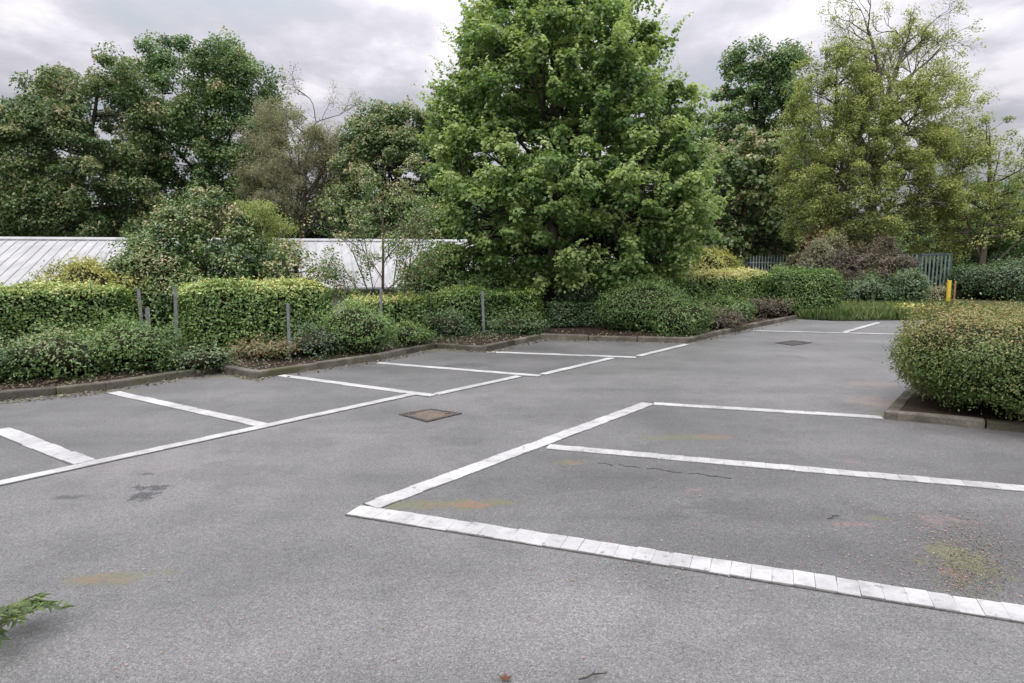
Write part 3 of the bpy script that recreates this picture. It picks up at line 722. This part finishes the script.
# moss growing at the right edge of the near bay
n = 1800; mp_ = np.array([G2(rng.normal(972, 22), rng.normal(568, 20)) for _ in range(n)])
tag(link('moss', leaves_mesh('moss', np.c_[mp_, np.full(n, .009)], rng.normal(size=(n, 3)) * .5 + [0, 0, 1], rng.normal(size=(n, 3)), rng.uniform(.004, .013, n), .8, L['brown'], rng.uniform(.3, 1, n))), 'moss and debris gathered on the near bay at the right edge', 'moss', kind='stuff')

# ------------------------------------------------------------------ drain covers, posts, small things
def cover(label, corners, fill):
    q = np.array([G2(*c) for c in corners]); c = q.mean(0)
    root = thing('drain_cover', (c[0], c[1], 0), label, 'drain cover')
    q = q - c; z0 = .012
    m = MB()
    for j in range(4):
        a, b = q[j], q[(j + 1) % 4]; ai, bi = a * .8, b * .8
        m.add([(*a, z0), (*b, z0), (*bi, z0), (*ai, z0), (*a, -.03), (*b, -.03)], [(3, 2, 1, 0), (0, 1, 5, 4)])
    m.build('frame', M['iron'], root)
    m = MB(); e = q * .79; m.add([(*p_, .009) for p_ in e] + [(*p_, -.03) for p_ in e], [(3, 2, 1, 0), (0, 1, 5, 4), (1, 2, 6, 5), (2, 3, 7, 6), (3, 0, 4, 7)])
    m.build('plate', fill, root)
    for a in (q[0] * .55, q[2] * .55):
        m = MB(); m.box((a[0], a[1], .0105), (.07, .03, .006), .6); m.build('lifting_keyhole', M['iron'], root)
cover('rusty square drain cover in a black frame, in the middle of the lane', [(399, 415), (431, 409.5), (462, 414), (427, 422.5)], M['rust'])
cover('dark iron drain cover far up the lane before the far bay line', [(775, 343.2), (793, 340.8), (812, 343), (793, 345.8)], M['iron'])

def post(px, ybase, ytop, Y, w_, label, mat='galv', lean=0., shape='angle', base_z=None, name='fence_post', cat='post', group='galvanised posts along the hedge'):
    g = P(px, ybase, Y); zt = P(px, ytop, Y)[2]; bz = .06 if base_z is None else base_z
    root = thing(name, (g[0], Y, bz), label, cat, group); hgt = zt - bz
    m = MB()
    if shape == 'angle':        # steel angle, two thin webs
        m.box((0, -w_ / 2, hgt / 2), (w_, .008, hgt), 0, .5); m.box((-w_ / 2 + .004, .004, hgt / 2), (.008, w_, hgt - .004), 0, .5)
    else:
        m.tube([(0, 0, 0), (0, 0, hgt)], [w_ / 2, w_ / 2], 10)
    s_ = m.build('shaft', M[mat], root, bevel=.001 if shape == 'angle' else 0)
    if lean: root.rotation_euler = (0, lean, 0)
    m = MB()
    if shape == 'angle':
        for k in range(3):
            m = MB(); m.tube([(0, -w_ / 2 - .012, hgt * (.3 + .28 * k)), (0, -w_ / 2 + .012, hgt * (.3 + .28 * k))], [.008, .008], 6)
            m.build('bolt', M['galv'], root)
    else:
        m.tube([(0, 0, hgt), (0, 0, hgt + .012), (0, 0, hgt + .025)], [w_ * .58, w_ * .58, w_ * .3], 10); m.build('cap', M['galv'], root)
    return root
post(144, 330, 289, 11.2, .055, 'grey steel post between the left hedge and the shrub mass, paired with a stub', lean=-.03)
post(150, 330, 308, 11.1, .075, 'short flat grey post stub at the foot of the tall left post')
post(177, 338, 287, 11.1, .055, 'grey steel post just left of the tall square hedge', lean=.03)
post(289.5, 336, 303, 10.55, .045, 'pale steel post standing before the tall square hedge face')
post(381, 325, 289, 12.7, .05, 'galvanised post beside the small bare-branched sapling', lean=.02)
post(484, 335, 291, 14.2, .055, 'slim pale post before the low clipped hedge left of the maple', lean=-.03)
for px_, yb, yt, Yp, lab in ((566, 312, 288, 16.6, 'thin pale stake in the shade under the maple, first of three'), (572, 312, 289, 16.8, 'thin pale stake in the shade under the maple, beside the first'), (594, 308, 292, 16.8, 'thin pale stake in the shade under the maple, nearest the round bush')):
    post(px_, yb, yt, Yp, .03, lab, shape='round', group='stakes under the maple')
# rock
def rock(px, py, r, label, seed):
    rng = np.random.default_rng(seed); g = G(px, py)
    import bmesh
    bm = bmesh.new(); bmesh.ops.create_icosphere(bm, subdivisions=3, radius=1)
    for v in bm.verts:
        p_ = np.array(v.co)[None]; k = 1 + .18 * float(sin_noise(p_, 2.2, seed)[0]); v.co = Vector((v.co.x * r * 1.5 * k, v.co.y * r * k, v.co.z * r * .62 * k + r * .3))
    me = bpy.data.meshes.new('rock'); bm.to_mesh(me); bm.free(); me.materials.append(M['rock'])
    tag(link('rock', me, None, (g[0], g[1] + .3, .09)), label, 'rock')
rock(541, 334, .095, 'pale grey rock on the soil at the right end of the low hedge', 4)
# twigs and a dead leaf on the asphalt
def twig(px, py, ln, ang, label):
    g = G(px, py); m = MB(); q = [np.array([math.cos(ang) * ln * (t - .5) + .01 * math.sin(7 * t), math.sin(ang) * ln * (t - .5), .006 + .006 * math.sin(3 * t)]) for t in np.linspace(0, 1, 6)]
    m.tube(q, [.003, .004, .004, .0035, .003, .002], 5)
    e = q[3]; m.tube([e, e + np.array([math.cos(ang + .7), math.sin(ang + .7), .1]) * ln * .22], [.0025, .0012], 5)
    tag(m.build('twig', BARK['dark'], None, (g[0], g[1], 0.006)), label, 'twig')
twig(833, 519, .11, .5, 'short dark twig lying in the near right bay')
twig(592, 679, .12, .35, 'thin dark twig on the asphalt at the bottom edge')
g = G(505, 682); m = MB()
for ang in (.4, 1.5, 2.6):
    for k in range(4):
        a0, a1 = k * .008, (k + 1) * .008; ww = [.003, .007, .008, .005, .0][k:k + 2]; d_ = np.array([math.cos(ang), math.sin(ang), .35]); nn_ = np.array([-d_[1], d_[0], .2])
        m.add([d_ * a0 - nn_ * ww[0], d_ * a1 - nn_ * ww[1], d_ * a1 + nn_ * ww[1], d_ * a0 + nn_ * ww[0]], [(0, 1, 2, 3)])
tag(m.build('dead_leaf', M['deadleaf'], None, (g[0], g[1], .008)), 'curled reddish brown dead leaf on the asphalt at the bottom edge', 'leaf')

# ------------------------------------------------------------------ building with the white sheet roof
def building():
    ra = P(57, 238.8, 26.0); zr = ra[2]
    d = unit(np.array([.963, .27, 0.])); nn = np.array([d[1], -d[0], 0.])      # nn points to the camera
    L0, L1 = -9.0, 24.5
    run, drop = 5.0, 1.75
    root = thing('building', (ra[0], ra[1], tz(ra[0], ra[1] - 3)), 'long low building with a white ribbed sheet metal roof behind the hedges', 'building')
    base = np.array(root.location)
    e = nn * run + np.array([0, 0, -drop]); eb = -nn * run + np.array([0, 0, -drop]); up = unit(np.cross(d, e)); up = up if up[2] > 0 else -up
    m = MB(); A, B = ra + d * L0 - base, ra + d * L1 - base
    for s_ in (e, eb):
        m.add([A, B, B + s_, A + s_], [(0, 1, 2, 3)]); 
        m.add([A - [0, 0, .06], B - [0, 0, .06], B + s_ - [0, 0, .06], A + s_ - [0, 0, .06]], [(3, 2, 1, 0)])
    k = L0 + .2
    while k < L1:                           # standing ribs
        c = ra + d * k - base
        for s_ in (e,):
            t_ = unit(s_); w_ = .013; hh = .026
            a0 = c + s_ * .02; a1 = c + s_ * .999
            m.add([a0 - d * w_ * 1.7, a0 + d * w_ * 1.7, a0 + d * w_ + up * hh, a0 - d * w_ + up * hh, a1 - d * w_ * 1.7, a1 + d * w_ * 1.7, a1 + d * w_ + up * hh, a1 - d * w_ + up * hh],
                  [(0, 4, 7, 3), (3, 7, 6, 2), (2, 6, 5, 1), (4, 5, 6, 7)])
        k += .33
    roof = m.build('roof', M['roof'], root)
    m = MB(); hh = .07
    for sg in (e, eb):
        q = unit(sg) * .22; m.add([A + [0, 0, hh], B + [0, 0, hh], B + q + [0, 0, hh - .01], A + q + [0, 0, hh - .01], A + q + [0, 0, .02], B + q + [0, 0, .02]], [(0, 1, 2, 3), (3, 2, 5, 4)])
    m.build('ridge_cap', M['roof'], roof)
    m = MB(); g0, g1 = A + e + nn * .06, B + e + nn * .06
    m.tube([g0 + [0, 0, -.05], g1 + [0, 0, -.05]], [.07, .07], 8); m.build('gutter', M['gutter'], root)
    m = MB(); zb = -1.5
    for s_, ins in ((e, nn * -.35), (eb, nn * .35)):
        a0, b0 = A + s_ + ins, B + s_ + ins
        m.add([(a0[0], a0[1], zb), (b0[0], b0[1], zb), b0 + [0, 0, .02], a0 + [0, 0, .02]], [(0, 1, 2, 3)])
    for X_ in (A + d * .1, B - d * .1):
        p0, p1 = X_ + e - nn * .35, X_ + eb + nn * .35
        m.add([(p0[0], p0[1], zb), (p1[0], p1[1], zb), p1 + [0, 0, .02], X_ - [0, 0, .1], p0 + [0, 0, .02]], [(0, 1, 2, 3, 4)])
    m.build('wall', M['wall'], root)
    for k in (3, 8, 13, 18, 22):            # windows in the wall that faces the hedges
        c = ra + d * k - base + e - nn * .34
        for nm_, mt, sz, of in (('window', M['gutter'], (1.5, .05, .9), 0),):
            m = MB(); m.box((c[0], c[1], c[2] - .85), sz, math.atan2(d[1], d[0])); fr = m.build(nm_, mt, root)
            m = MB(); q = c + nn * .03; m.box((q[0], q[1], q[2] - .85), (1.36, .02, .76), math.atan2(d[1], d[0])); m.build('pane', M['glass'], fr)
t = NT('dark_window_glass'); t.principled((.02, .025, .03), .08, .6); M['glass'] = t.m
building()

# ------------------------------------------------------------------ steel fences
def palisade(label, x0, x1, Y, ytop, name, cat, mat, spacing=.15, railmat=None, pointed=True, base_z=-.4, end_y=None):
    a = P(x0, ytop, Y); b = P(x1, ytop, end_y or Y); zt = a[2]
    root = thing(name, ((a[0] + b[0]) / 2, (a[1] + b[1]) / 2, base_z), label, cat); base = np.array(root.location)
    dv = (b - a)[:2]; ln = np.linalg.norm(dv); rz = math.atan2(dv[1], dv[0]); d = dv / ln; hgt = zt - base_z
    m = MB(); n = int(ln / spacing)
    for k in range(n):
        c = a[:2] + d * (k + .5) * ln / n - base[:2]; w_ = .036
        nn = np.array([d[1], -d[0]])
        P_ = []
        for off, pr in ((-w_, 0), (-w_ * .35, .02), (w_ * .35, .02), (w_, 0)): P_.append(c + d * off + nn * pr)
        vs_ = [(*q, .06) for q in P_] + [(*q, hgt - (.12 if pointed else .02)) for q in P_]
        fs = [(0, 1, 5, 4), (1, 2, 6, 5), (2, 3, 7, 6)]
        if pointed:
            for q, of in ((P_[0], 0), (P_[1], .3), (P_[2], .3), (P_[3], 0)): vs_.append((*(q * .4 + c * .6), hgt))
            fs += [(4, 5, 9, 8), (5, 6, 10, 9), (6, 7, 11, 10)]
        m.add(vs_, fs)
    m.build('pale_panel', M[mat], root)
    for hz in (hgt * .2, hgt - .36 if pointed else hgt - .03):
        m = MB(); m.box((0, 0, hz), (ln, .05, .05 if pointed else .09), rz); m.build('rail', M[railmat or mat], root)
    k = 0.
    for q in ([0, ln] if ln < 4 else np.arange(0, ln + .1, 2.75)):
        c = a[:2] + d * q - base[:2]; m = MB(); bk = -np.array([d[1], -d[0]]) * .05
        m.box((c[0] + bk[0], c[1] + bk[1], hgt / 2), (.1, .06, hgt - .05), rz); m.build('post', M[railmat or mat], root)
    return root
palisade('grey steel palisade fence with pointed pales behind the long hedge', 690, 868, 35, 255.5, 'palisade_fence', 'fence', 'pale')
palisade('green grey steel gate with vertical bars at the far end of the car park', 921, 952, 27.2, 253.5, 'gate', 'gate', 'gate', .145, 'gatedark', False, -.1)
palisade('overgrown steel palisade panel joining the left side of the green gate', 890, 919, 27.4, 254, 'palisade_fence', 'fence', 'gate', .15, None, True, -.1)
# yellow bollard and slim orange post
def bollard(px, Y, ytop, r, mat, label, name):
    zt = P(px, ytop, Y)[2]; x = P(px, ytop, Y)[0]; root = thing(name, (x, Y, 0), label, 'bollard')
    m = MB(); m.tube([(0, 0, 0), (0, 0, zt - .03)], [r, r], 14); m.build('shaft', M[mat], root, smooth=False)
    m = MB(); m.tube([(0, 0, zt - .03), (0, 0, zt - .012), (0, 0, zt)], [r * 1.06, r * 1.02, r * .6], 14); m.build('cap', M[mat], root)
    m = MB(); m.tube([(0, 0, -.02), (0, 0, .03)], [r * 1.5, r * 1.4], 14); m.build('base_collar', M['kerb'], root)
bollard(949.5, 24.5, 280.5, .07, 'yellow', 'bright yellow bollard in front of the green gate', 'bollard')
bollard(955.5, 24.8, 281, .032, 'orange', 'slim faded orange post beside the yellow bollard', 'bollard')

# ------------------------------------------------------------------ hedges
hedge('long yellow topped clipped hedge at the far left end of the row', G2(-120, 370), G2(142, 350), 1.12, 1.0, 11, top=.42, dens=1700)
hedge('tall square clipped hedge with a yellow green top, left of the sapling', G2(184, 361), G2(334, 350), 1.16, 1.0, 12, top=.36, dens=1900)
hedge('small clipped hedge block between the round green shrub and the slim post', G2(362, 347), G2(430, 340), .86, .8, 13, top=.36)
hedge('low clipped hedge behind the slim pale post, left of the maple shade', G2(441, 340), G2(548, 331), .9, .9, 14, top=.2, tint=.3)
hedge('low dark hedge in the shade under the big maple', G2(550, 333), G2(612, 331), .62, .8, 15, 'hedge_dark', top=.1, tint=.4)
hedge('long waist high hedge with bright yellow new growth before the palisade fence', G2(636, 322), G2(776, 314), 1.2, 1.0, 16, top=.62, dens=1700, tint=.42)
hedge('dark glossy hedge block at the right end of the row, before the grass verge', G2(776, 317.5), G2(846, 318), 1.22, 1.1, 17, 'hedge', top=.12, tint=.3, dens=1500, lump=.1, expo=4.)

GS = 'low shrubs along the front of the bed'
bush_px('low spreading green shrub in front of the left hedge, beside the kerb', 80, 186, 321, 380, 21, mat='green', leaf=.045, tint=.5, group=GS)
bush_px('low mixed green shrub at the far left end of the bed', 2, 104, 334, 388, 22, mat='ivy', leaf=.045, group=GS, lump=.15, tint=.4)
bush_px('low tan leaved shrub at the foot of the tall square hedge', 232, 302, 339, 367, 23, ry=.4, mat='red', leaf=.045, group=GS, lump=.16, tint=.5)
bush_px('round bright green shrub between the tall square hedge and the sapling post', 318, 400, 303, 360, 24, mat='green', leaf=.04, group=GS, tint=.5, top=.2)
bush_px('thin low dark shrub under the left end of the round green shrub', 292, 340, 332, 363, 25, ry=.4, mat='hedge_dark', leaf=.04, group=GS, lump=.15)
bush_px('small dark low shrub between two clipped hedges near the slim post', 426, 470, 312, 343, 26, mat='hedge_dark', leaf=.04, group=GS)
bush_px('big rounded dark green bush right of the maple shade', 598, 688, 286, 338, 27, mat='green', leaf=.045, group=GS, tint=.38, dens=1700, lump=.09)
bush_px('low green and brown shrub at the kerb corner below the round bush', 648, 712, 302, 340, 28, mat='green', leaf=.045, group=GS, tint=.5, lump=.16)
bush_px('straggly brown shrub along the kerb below the yellow hedge', 684, 746, 312, 333, 29, ry=.45, mat='brown', leaf=.05, group=GS, lump=.18)
bush_px('feathery green shrub in front of the yellow topped hedge', 694, 752, 296, 326, 30, ry=.5, mat='green', leaf=.06, group=GS, tint=.55, lump=.18)
bush_px('brown twiggy shrub by the kerb near the dark glossy hedge', 742, 788, 299, 321, 31, ry=.5, mat='brown', leaf=.05, group=GS, lump=.18)
bush_px('small dark leafy shrub in front of the post left of the tall hedge', 168, 228, 348, 376, 32, mat='hedge_dark', leaf=.045, group=GS, tint=.55, lump=.16)
bush_px('low green shrub in front of the small clipped hedge block', 396, 438, 324, 351, 33, ry=.35, mat='green', leaf=.045, group=GS, tint=.5, lump=.16)
bush_px('low dark green growth at the foot of the hedge, right of the slim pale post', 488, 548, 316, 339, 34, ry=.4, mat='hedge_dark', leaf=.045, group=GS, tint=.55, lump=.16)
bush_px('low green growth at the far left of the frame by the kerb', -60, 22, 340, 394, 35, mat='ivy', leaf=.045, group=GS, tint=.4, lump=.16)
# corner bush on the right island
ce = C0 + dB * 1.2 + dA * 1.05
bush('large rounded bush with reddish new tips on the right kerbed island', ce[0], ce[1], 1.34, 1.0, 1.04, 41, 'bush', 5200, .03, .15, .33, .42, name='corner_bush', cat='bush', rz=.25, shag=.06, base_z=.07)
ce2 = ce + dA * 2.3 + dB * 1.2
bush('second reddish bush behind the large corner bush on the island', ce2[0], ce2[1], 1.4, 1.2, 1.1, 42, 'bush', 1800, .05, .12, .4, .3, name='corner_bush', cat='bush', rz=.4, base_z=.07)
# shrubs behind the hedges
GB = 'unclipped shrubs behind the hedges'
def bush_at(label, xl, xr, ytop, Y, seed, ry=None, bz=None, **kw):
    rx = (xr - xl) / 2 / F * Y; x = P((xl + xr) / 2, HOR, Y)[0]; bz = min(tz(x, Y), .05) if bz is None else bz
    zt = P(0, ytop, Y)[2]; ry = ry or rx * .8
    return bush(label, x, Y, rx, ry, zt - bz, seed, base_z=bz, rz=0, group=kw.pop('group', GB), **kw)
bush_at('loose golden green shrub rising behind the left hedge under the white roof', 36, 132, 259, 13.6, 51, mat='gold', leaf=.06, tint=.35, lump=.2, dens=1000)
bush_at('green shrub behind the left hedge, between golden shrub and leafy mound', 104, 186, 247, 14.3, 52, mat='ivy', leaf=.07, lump=.2, dens=1100)
bush_at('green leafy shrub under the end of the white roof, right of the sapling', 402, 468, 254, 17, 53, mat='green', leaf=.08, tint=.5, lump=.25, dens=900)
bush_at('green shrub behind the low hedge, left of the maple trunk', 455, 520, 270, 16.5, 54, mat='green', leaf=.08, tint=.4, lump=.25, dens=900)
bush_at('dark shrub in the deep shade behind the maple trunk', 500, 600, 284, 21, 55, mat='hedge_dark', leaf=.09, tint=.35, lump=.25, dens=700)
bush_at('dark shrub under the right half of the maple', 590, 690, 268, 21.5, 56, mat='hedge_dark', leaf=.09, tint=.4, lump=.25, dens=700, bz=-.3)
bush_at('yellow green shrub left of the palisade fence above the long hedge', 688, 738, 250, 24, 57, mat='gold', leaf=.08, tint=.35, lump=.25, dens=800, bz=-.1)
bush_at('pale pinkish flowering shrub in front of the right end of the palisade', 796, 850, 236, 29, 58, mat='red', leaf=.09, tint=.6, lump=.3, dens=800, bz=-.3)
bush_at('small green sprouting shrub between the long hedge and the dark glossy hedge', 766, 796, 268, 20.5, 59, mat='green', leaf=.07, tint=.5, lump=.2, bz=-.05)
bush_at('dark green rounded shrub before the left side of the green gate', 893, 929, 272, 23.8, 60, mat='hedge_dark', leaf=.07, tint=.5, lump=.15, bz=0)
bush_at('brown bramble thicket under the oak', 835, 908, 250, 25.5, 61, mat='brown', leaf=.07, tint=.3, lump=.28, dens=2200, bz=0)
bush_at('grey twiggy undergrowth at the left of the bramble thicket', 800, 856, 244, 27, 62, mat='dull', leaf=.08, tint=.3, lump=.3, dens=1400, bz=0)
bush_at('pale leafy weeds growing at the foot of the green gate', 922, 946, 288, 25, 63, mat='dull', leaf=.06, tint=.8, lump=.2, bz=0)
bush_at('dark bush right of the yellow bollard', 958, 1060, 262, 26.5, 64, mat='hedge_dark', leaf=.08, tint=.4, lump=.2, dens=900, bz=0)
bush_at('low dark bush at the back of the verge below the bramble', 846, 900, 280, 24, 65, mat='hedge_dark', leaf=.07, tint=.45, lump=.25, dens=900, bz=0)

# leafy mound in front of the roof
tree('climber_mound', 'tall conical mound of dark ivy and climbers in front of the white roof', 'climber mound', 200, 15.2,
     [(192, 196, 214), (204, 178, 232), (220, 155, 245), (240, 138, 262), (262, 122, 282), (285, 112, 296), (312, 112, 300), (335, 120, 295)], 71, 'ivy', 'twig', 420, .27, 170, .062, .9, .7, -.4, .1, .8, .62, 10, tint=.45, spread=.2, nshoot=260, shoot_len=.3)
tree('willow_shrub', 'olive yellow bushy shrub beside the top of the ivy mound', 'shrub', 255, 16.2,
     [(203, 238, 268), (213, 226, 282), (228, 222, 290), (244, 225, 296), (262, 235, 296), (290, 245, 300)], 72, 'olive', 'twig', 170, .26, 150, .055, .8, .45, -.6, .07, .8, .55, 8, tint=.4)
tree('bramble', 'thin sprawling pale bramble before the right part of the white roof', 'bramble', 300, 14.2,
     [(246, 282, 300), (262, 270, 325), (282, 265, 340), (300, 270, 345)], 73, 'ivy', 'twig', 60, .2, 34, .07, .8, .6, -.2, .03, .7, .5, 10, tint=.75)
# sapling
bare_tree('sapling', 'small thin sapling with sparse reddish green leaves in front of the white roof', 'sapling', 382, 13.8, 74, 'twig', 'ivy',
     [(381, 330, 383, 222, .035, .1, 2), (382, 300, 352, 250, .018, -.2, 4), (382, 290, 412, 245, .018, .2, 4), (382, 292, 344, 268, .014, .1, 4), (382, 290, 420, 262, .014, -.1, 4), (382, 262, 362, 222, .014, .2, 3), (382, 255, 402, 218, .014, -.3, 3)], base_z=-.1, leaf=.05, per=34, shrink=.66, tip_spread=.17, upward=.03, tint=.62, gl=.3)

# ------------------------------------------------------------------ trees
tree('maple', 'big bright green maple tree spreading over the middle of the car park edge', 'tree', 549, 17.6,
     [(-72, 540, 572), (-45, 515, 600), (-10, 488, 622), (20, 468, 644), (50, 448, 668), (85, 440, 688), (120, 440, 700), (150, 430, 708), (180, 424, 716), (210, 424, 720), (240, 436, 714), (262, 448, 698), (286, 470, 672)],
     81, 'maple', 'dark', 1050, .31, 175, .102, .74, .85, -.25, .20, .95, .55, 34, tint=.5, spread=.21, top_gain=.26, tint_sd=.15, nshoot=900, shoot_len=.55)  # stronger top tint here paints lit highlights into the leaf colour
for k, (x0, y0, x1, y1) in enumerate(()): pass

GC = 'tall trees behind the white roofed building'
tree('chestnut', 'dark horse chestnut with tan blossom at the left edge', 'tree', 70, 41,
     [(58, 70, 118), (68, 52, 132), (82, 35, 140), (110, 15, 152), (140, -30, 160), (170, -70, 165), (200, -90, 165), (240, -90, 160)],
     91, 'chestnut_brown', 'dark', 430, .78, 300, .165, .85, .8, -2.2, .4, .8, .62, 18, GC, 420, tint=.44, maxdep=4.5)
tree('chestnut', 'tallest round topped horse chestnut behind the ivy mound', 'tree', 206, 46,
     [(46, 165, 235), (54, 142, 248), (70, 128, 266), (92, 124, 280), (118, 126, 292), (145, 126, 296), (172, 130, 294), (205, 132, 290), (240, 132, 290)],
     92, 'chestnut', 'dark', 390, .82, 290, .165, .85, .8, -2.2, .45, .8, .6, 18, GC, 260, tint=.46, maxdep=5, spread=.16)
bare_tree('leafless_tree', 'sparse grey brown twiggy tree right of the tallest chestnut', 'tree', 292, 40, 93, 'twig', 'dull',
     [(292, 255, 305, 160, .16, 0, 4), (292, 235, 270, 150, .1, .6, 4), (296, 225, 326, 165, .1, -.5, 4), (290, 238, 252, 200, .08, .3, 4), (300, 240, 336, 205, .07, .6, 4), (294, 215, 298, 146, .07, -.8, 4), (292, 240, 275, 190, .07, -1.5, 4), (298, 225, 328, 172, .07, -1, 4), (296, 220, 312, 158, .06, 1, 4), (300, 240, 344, 178, .06, -.3, 4)], base_z=-2.2, leaf=.08, per=15, tip_spread=.42, shrink=.66, tint=.6, gl=.24, upward=.02, angle=.75)
tree('chestnut', 'blossoming chestnut with cream flower candles left of the maple', 'tree', 390, 38,
     [(112, 375, 430), (124, 352, 445), (145, 344, 455), (170, 338, 460), (200, 334, 460), (240, 336, 460)],
     94, 'chestnut_brown', 'dark', 270, .68, 280, .155, .8, .8, -2.2, .35, .8, .62, 14, GC, 700, tint=.48, maxdep=4)
tree('chestnut', 'dark chestnut standing behind the gap between maple and oak', 'tree', 752, 43,
     [(44, 745, 780), (56, 728, 800), (75, 720, 808), (105, 712, 812), (135, 708, 818), (165, 695, 825), (200, 685, 830), (258, 680, 835)],
     95, 'chestnut', 'dark', 340, .72, 270, .16, .8, .8, -.6, .4, .8, .62, 16, GC, 120, tint=.42, maxdep=4.5)
tree('chestnut', 'lower brownish chestnut peeping out at the right side of the maple', 'tree', 742, 36,
     [(128, 735, 770), (142, 715, 790), (165, 700, 800), (200, 695, 805), (240, 690, 805), (262, 690, 800)],
     96, 'chestnut_brown', 'dark', 130, .65, 150, .22, .6, .8, -.6, .25, .8, .6, 12, GC, 120, tint=.5, maxdep=3)
tree('willow', 'olive yellow leafy tree on the left flank of the bare topped oak', 'tree', 834, 30,
     [(46, 832, 842), (60, 806, 862), (82, 790, 878), (115, 786, 892), (150, 780, 900), (185, 775, 902), (215, 776, 900), (245, 785, 905)],
     97, 'olive', 'grey', 440, .40, 130, .10, .95, .6, -.3, .22, .75, .55, 20, GC, tint=.38, spread=.17)
bare_tree('oak', 'tall open oak with bare spreading branches and sparse yellow green leaves', 'tree', 873, 31, 98, 'grey', 'olive',
     [(873, 262, 872, 190, .34, 0, 2), (872, 195, 884, 105, .24, -.2, 4), (884, 108, 905, 45, .13, .3, 5), (884, 110, 868, 30, .10, -.6, 5), (878, 130, 915, 70, .09, .5, 5), (876, 165, 930, 148, .075, .4, 5), (876, 188, 945, 178, .075, -.5, 5),
      (874, 200, 948, 215, .06, .2, 4), (874, 170, 850, 105, .10, .8, 4), (874, 150, 935, 105, .06, -.6, 5), (873, 205, 835, 165, .09, -.6, 4),
      (876, 180, 925, 165, .07, -1.5, 5), (874, 215, 930, 200, .07, -1.2, 4), (876, 160, 920, 125, .07, 1.2, 5), (874, 225, 925, 228, .06, .8, 4), (880, 130, 925, 90, .07, -.8, 5), (890, 90, 940, 50, .06, .5, 5), (884, 100, 862, 55, .06, .4, 5)],
     base_z=-.3, leaf=.085, per=9, thin=(125, 60, .2), tip_spread=.3, shrink=.68, angle=.65, tint=.6, upward=.03, gl=.29)
tree('willow', 'olive leafy tree at the right edge above the green gate', 'tree', 985, 30,
     [(118, 975, 1010), (140, 955, 1040), (170, 940, 1050), (200, 925, 1065), (225, 908, 1080), (246, 898, 1080)],
     99, 'olive', 'twig', 170, .34, 90, .10, .95, .6, -.3, .16, .7, .5, 16, GC, tint=.42, spread=.17)
tree('evergreen', 'dark evergreen at the right edge behind the yellow bollard', 'tree', 985, 33,
     [(185, 985, 1010), (205, 965, 1040), (230, 952, 1070), (270, 945, 1090), (300, 945, 1090)],
     100, 'chestnut', 'dark', 150, .55, 150, .16, .6, .7, -.3, .2, .8, .6, 12, GC, tint=.3)
# the wood's low growth far behind, closing the gaps under the crowns
for k, (xl, xr, yt, Yb, lab) in enumerate(((-80, 110, 190, 52, 'dark undergrowth far behind the left end of the white roof'), (90, 300, 205, 54, 'dark undergrowth far behind the middle of the white roof'),
        (280, 480, 200, 52, 'dark undergrowth far behind the blossoming chestnut'), (460, 700, 200, 52, 'dark undergrowth far behind the maple'), (680, 850, 205, 50, 'dark undergrowth far behind the palisade fence'), (830, 1090, 222, 48, 'dark undergrowth far behind the oak and gate'))):
    bush_at(lab, xl, xr, yt, Yb, 110 + k, ry=3., mat='chestnut', leaf=.3, tint=.3, lump=.8, dens=55, bz=-2.3 if k < 4 else -.6, name='undergrowth', cat='undergrowth', group='undergrowth behind the trees')

# foreground weed at the left edge
def weed():
    rng = np.random.default_rng(120); g = G(-16, 640); root = thing('weed', (g[0], g[1], 0), 'green pinnate leaved weed leaning in at the bottom left corner', 'weed')
    T = Tubes(); C, N, A_, Sz = [], [], [], []
    for k in range(11):
        th = rng.uniform(-1.3, 1.3) if k < 7 else rng.uniform(0, 6.28); ln = rng.uniform(.22, .36); hz = rng.uniform(.05, .24)
        b = np.array([math.cos(th) * ln, math.sin(th) * ln * .7, hz]); q = curve_pts(np.array([0, 0, 0.]), b, .25, rng, 10, .03)
        T.add(q, np.linspace(.005, .0015, 10), 5)
        tg = unit(np.gradient(q, axis=0))
        for j in range(3, 10):
            for sd_ in (-1, 1):
                side = unit(np.cross(tg[j], [0, 0, 1.])) * sd_; ax = unit(side * .8 + tg[j] * .7 + [0, 0, .15]); s_ = .085 * (1.1 - abs(j - 6) * .09) * .8
                C.append(q[j] + ax * s_ * .5); N.append(np.array([0, 0, 1.]) + rng.normal(size=3) * .3); A_.append(ax); Sz.append(s_)
        C.append(q[-1] + tg[-1] * .03); N.append(np.array([0, 0, 1.])); A_.append(tg[-1]); Sz.append(.07)
    T.build('stems', BARK['twig'], root); n = len(C)
    link('leaves', leaves_mesh('leaves', np.array(C), np.array(N), np.array(A_), np.array(Sz), .32, L['weed'], rng.normal(size=n) * .25 + .25), root)
weed()
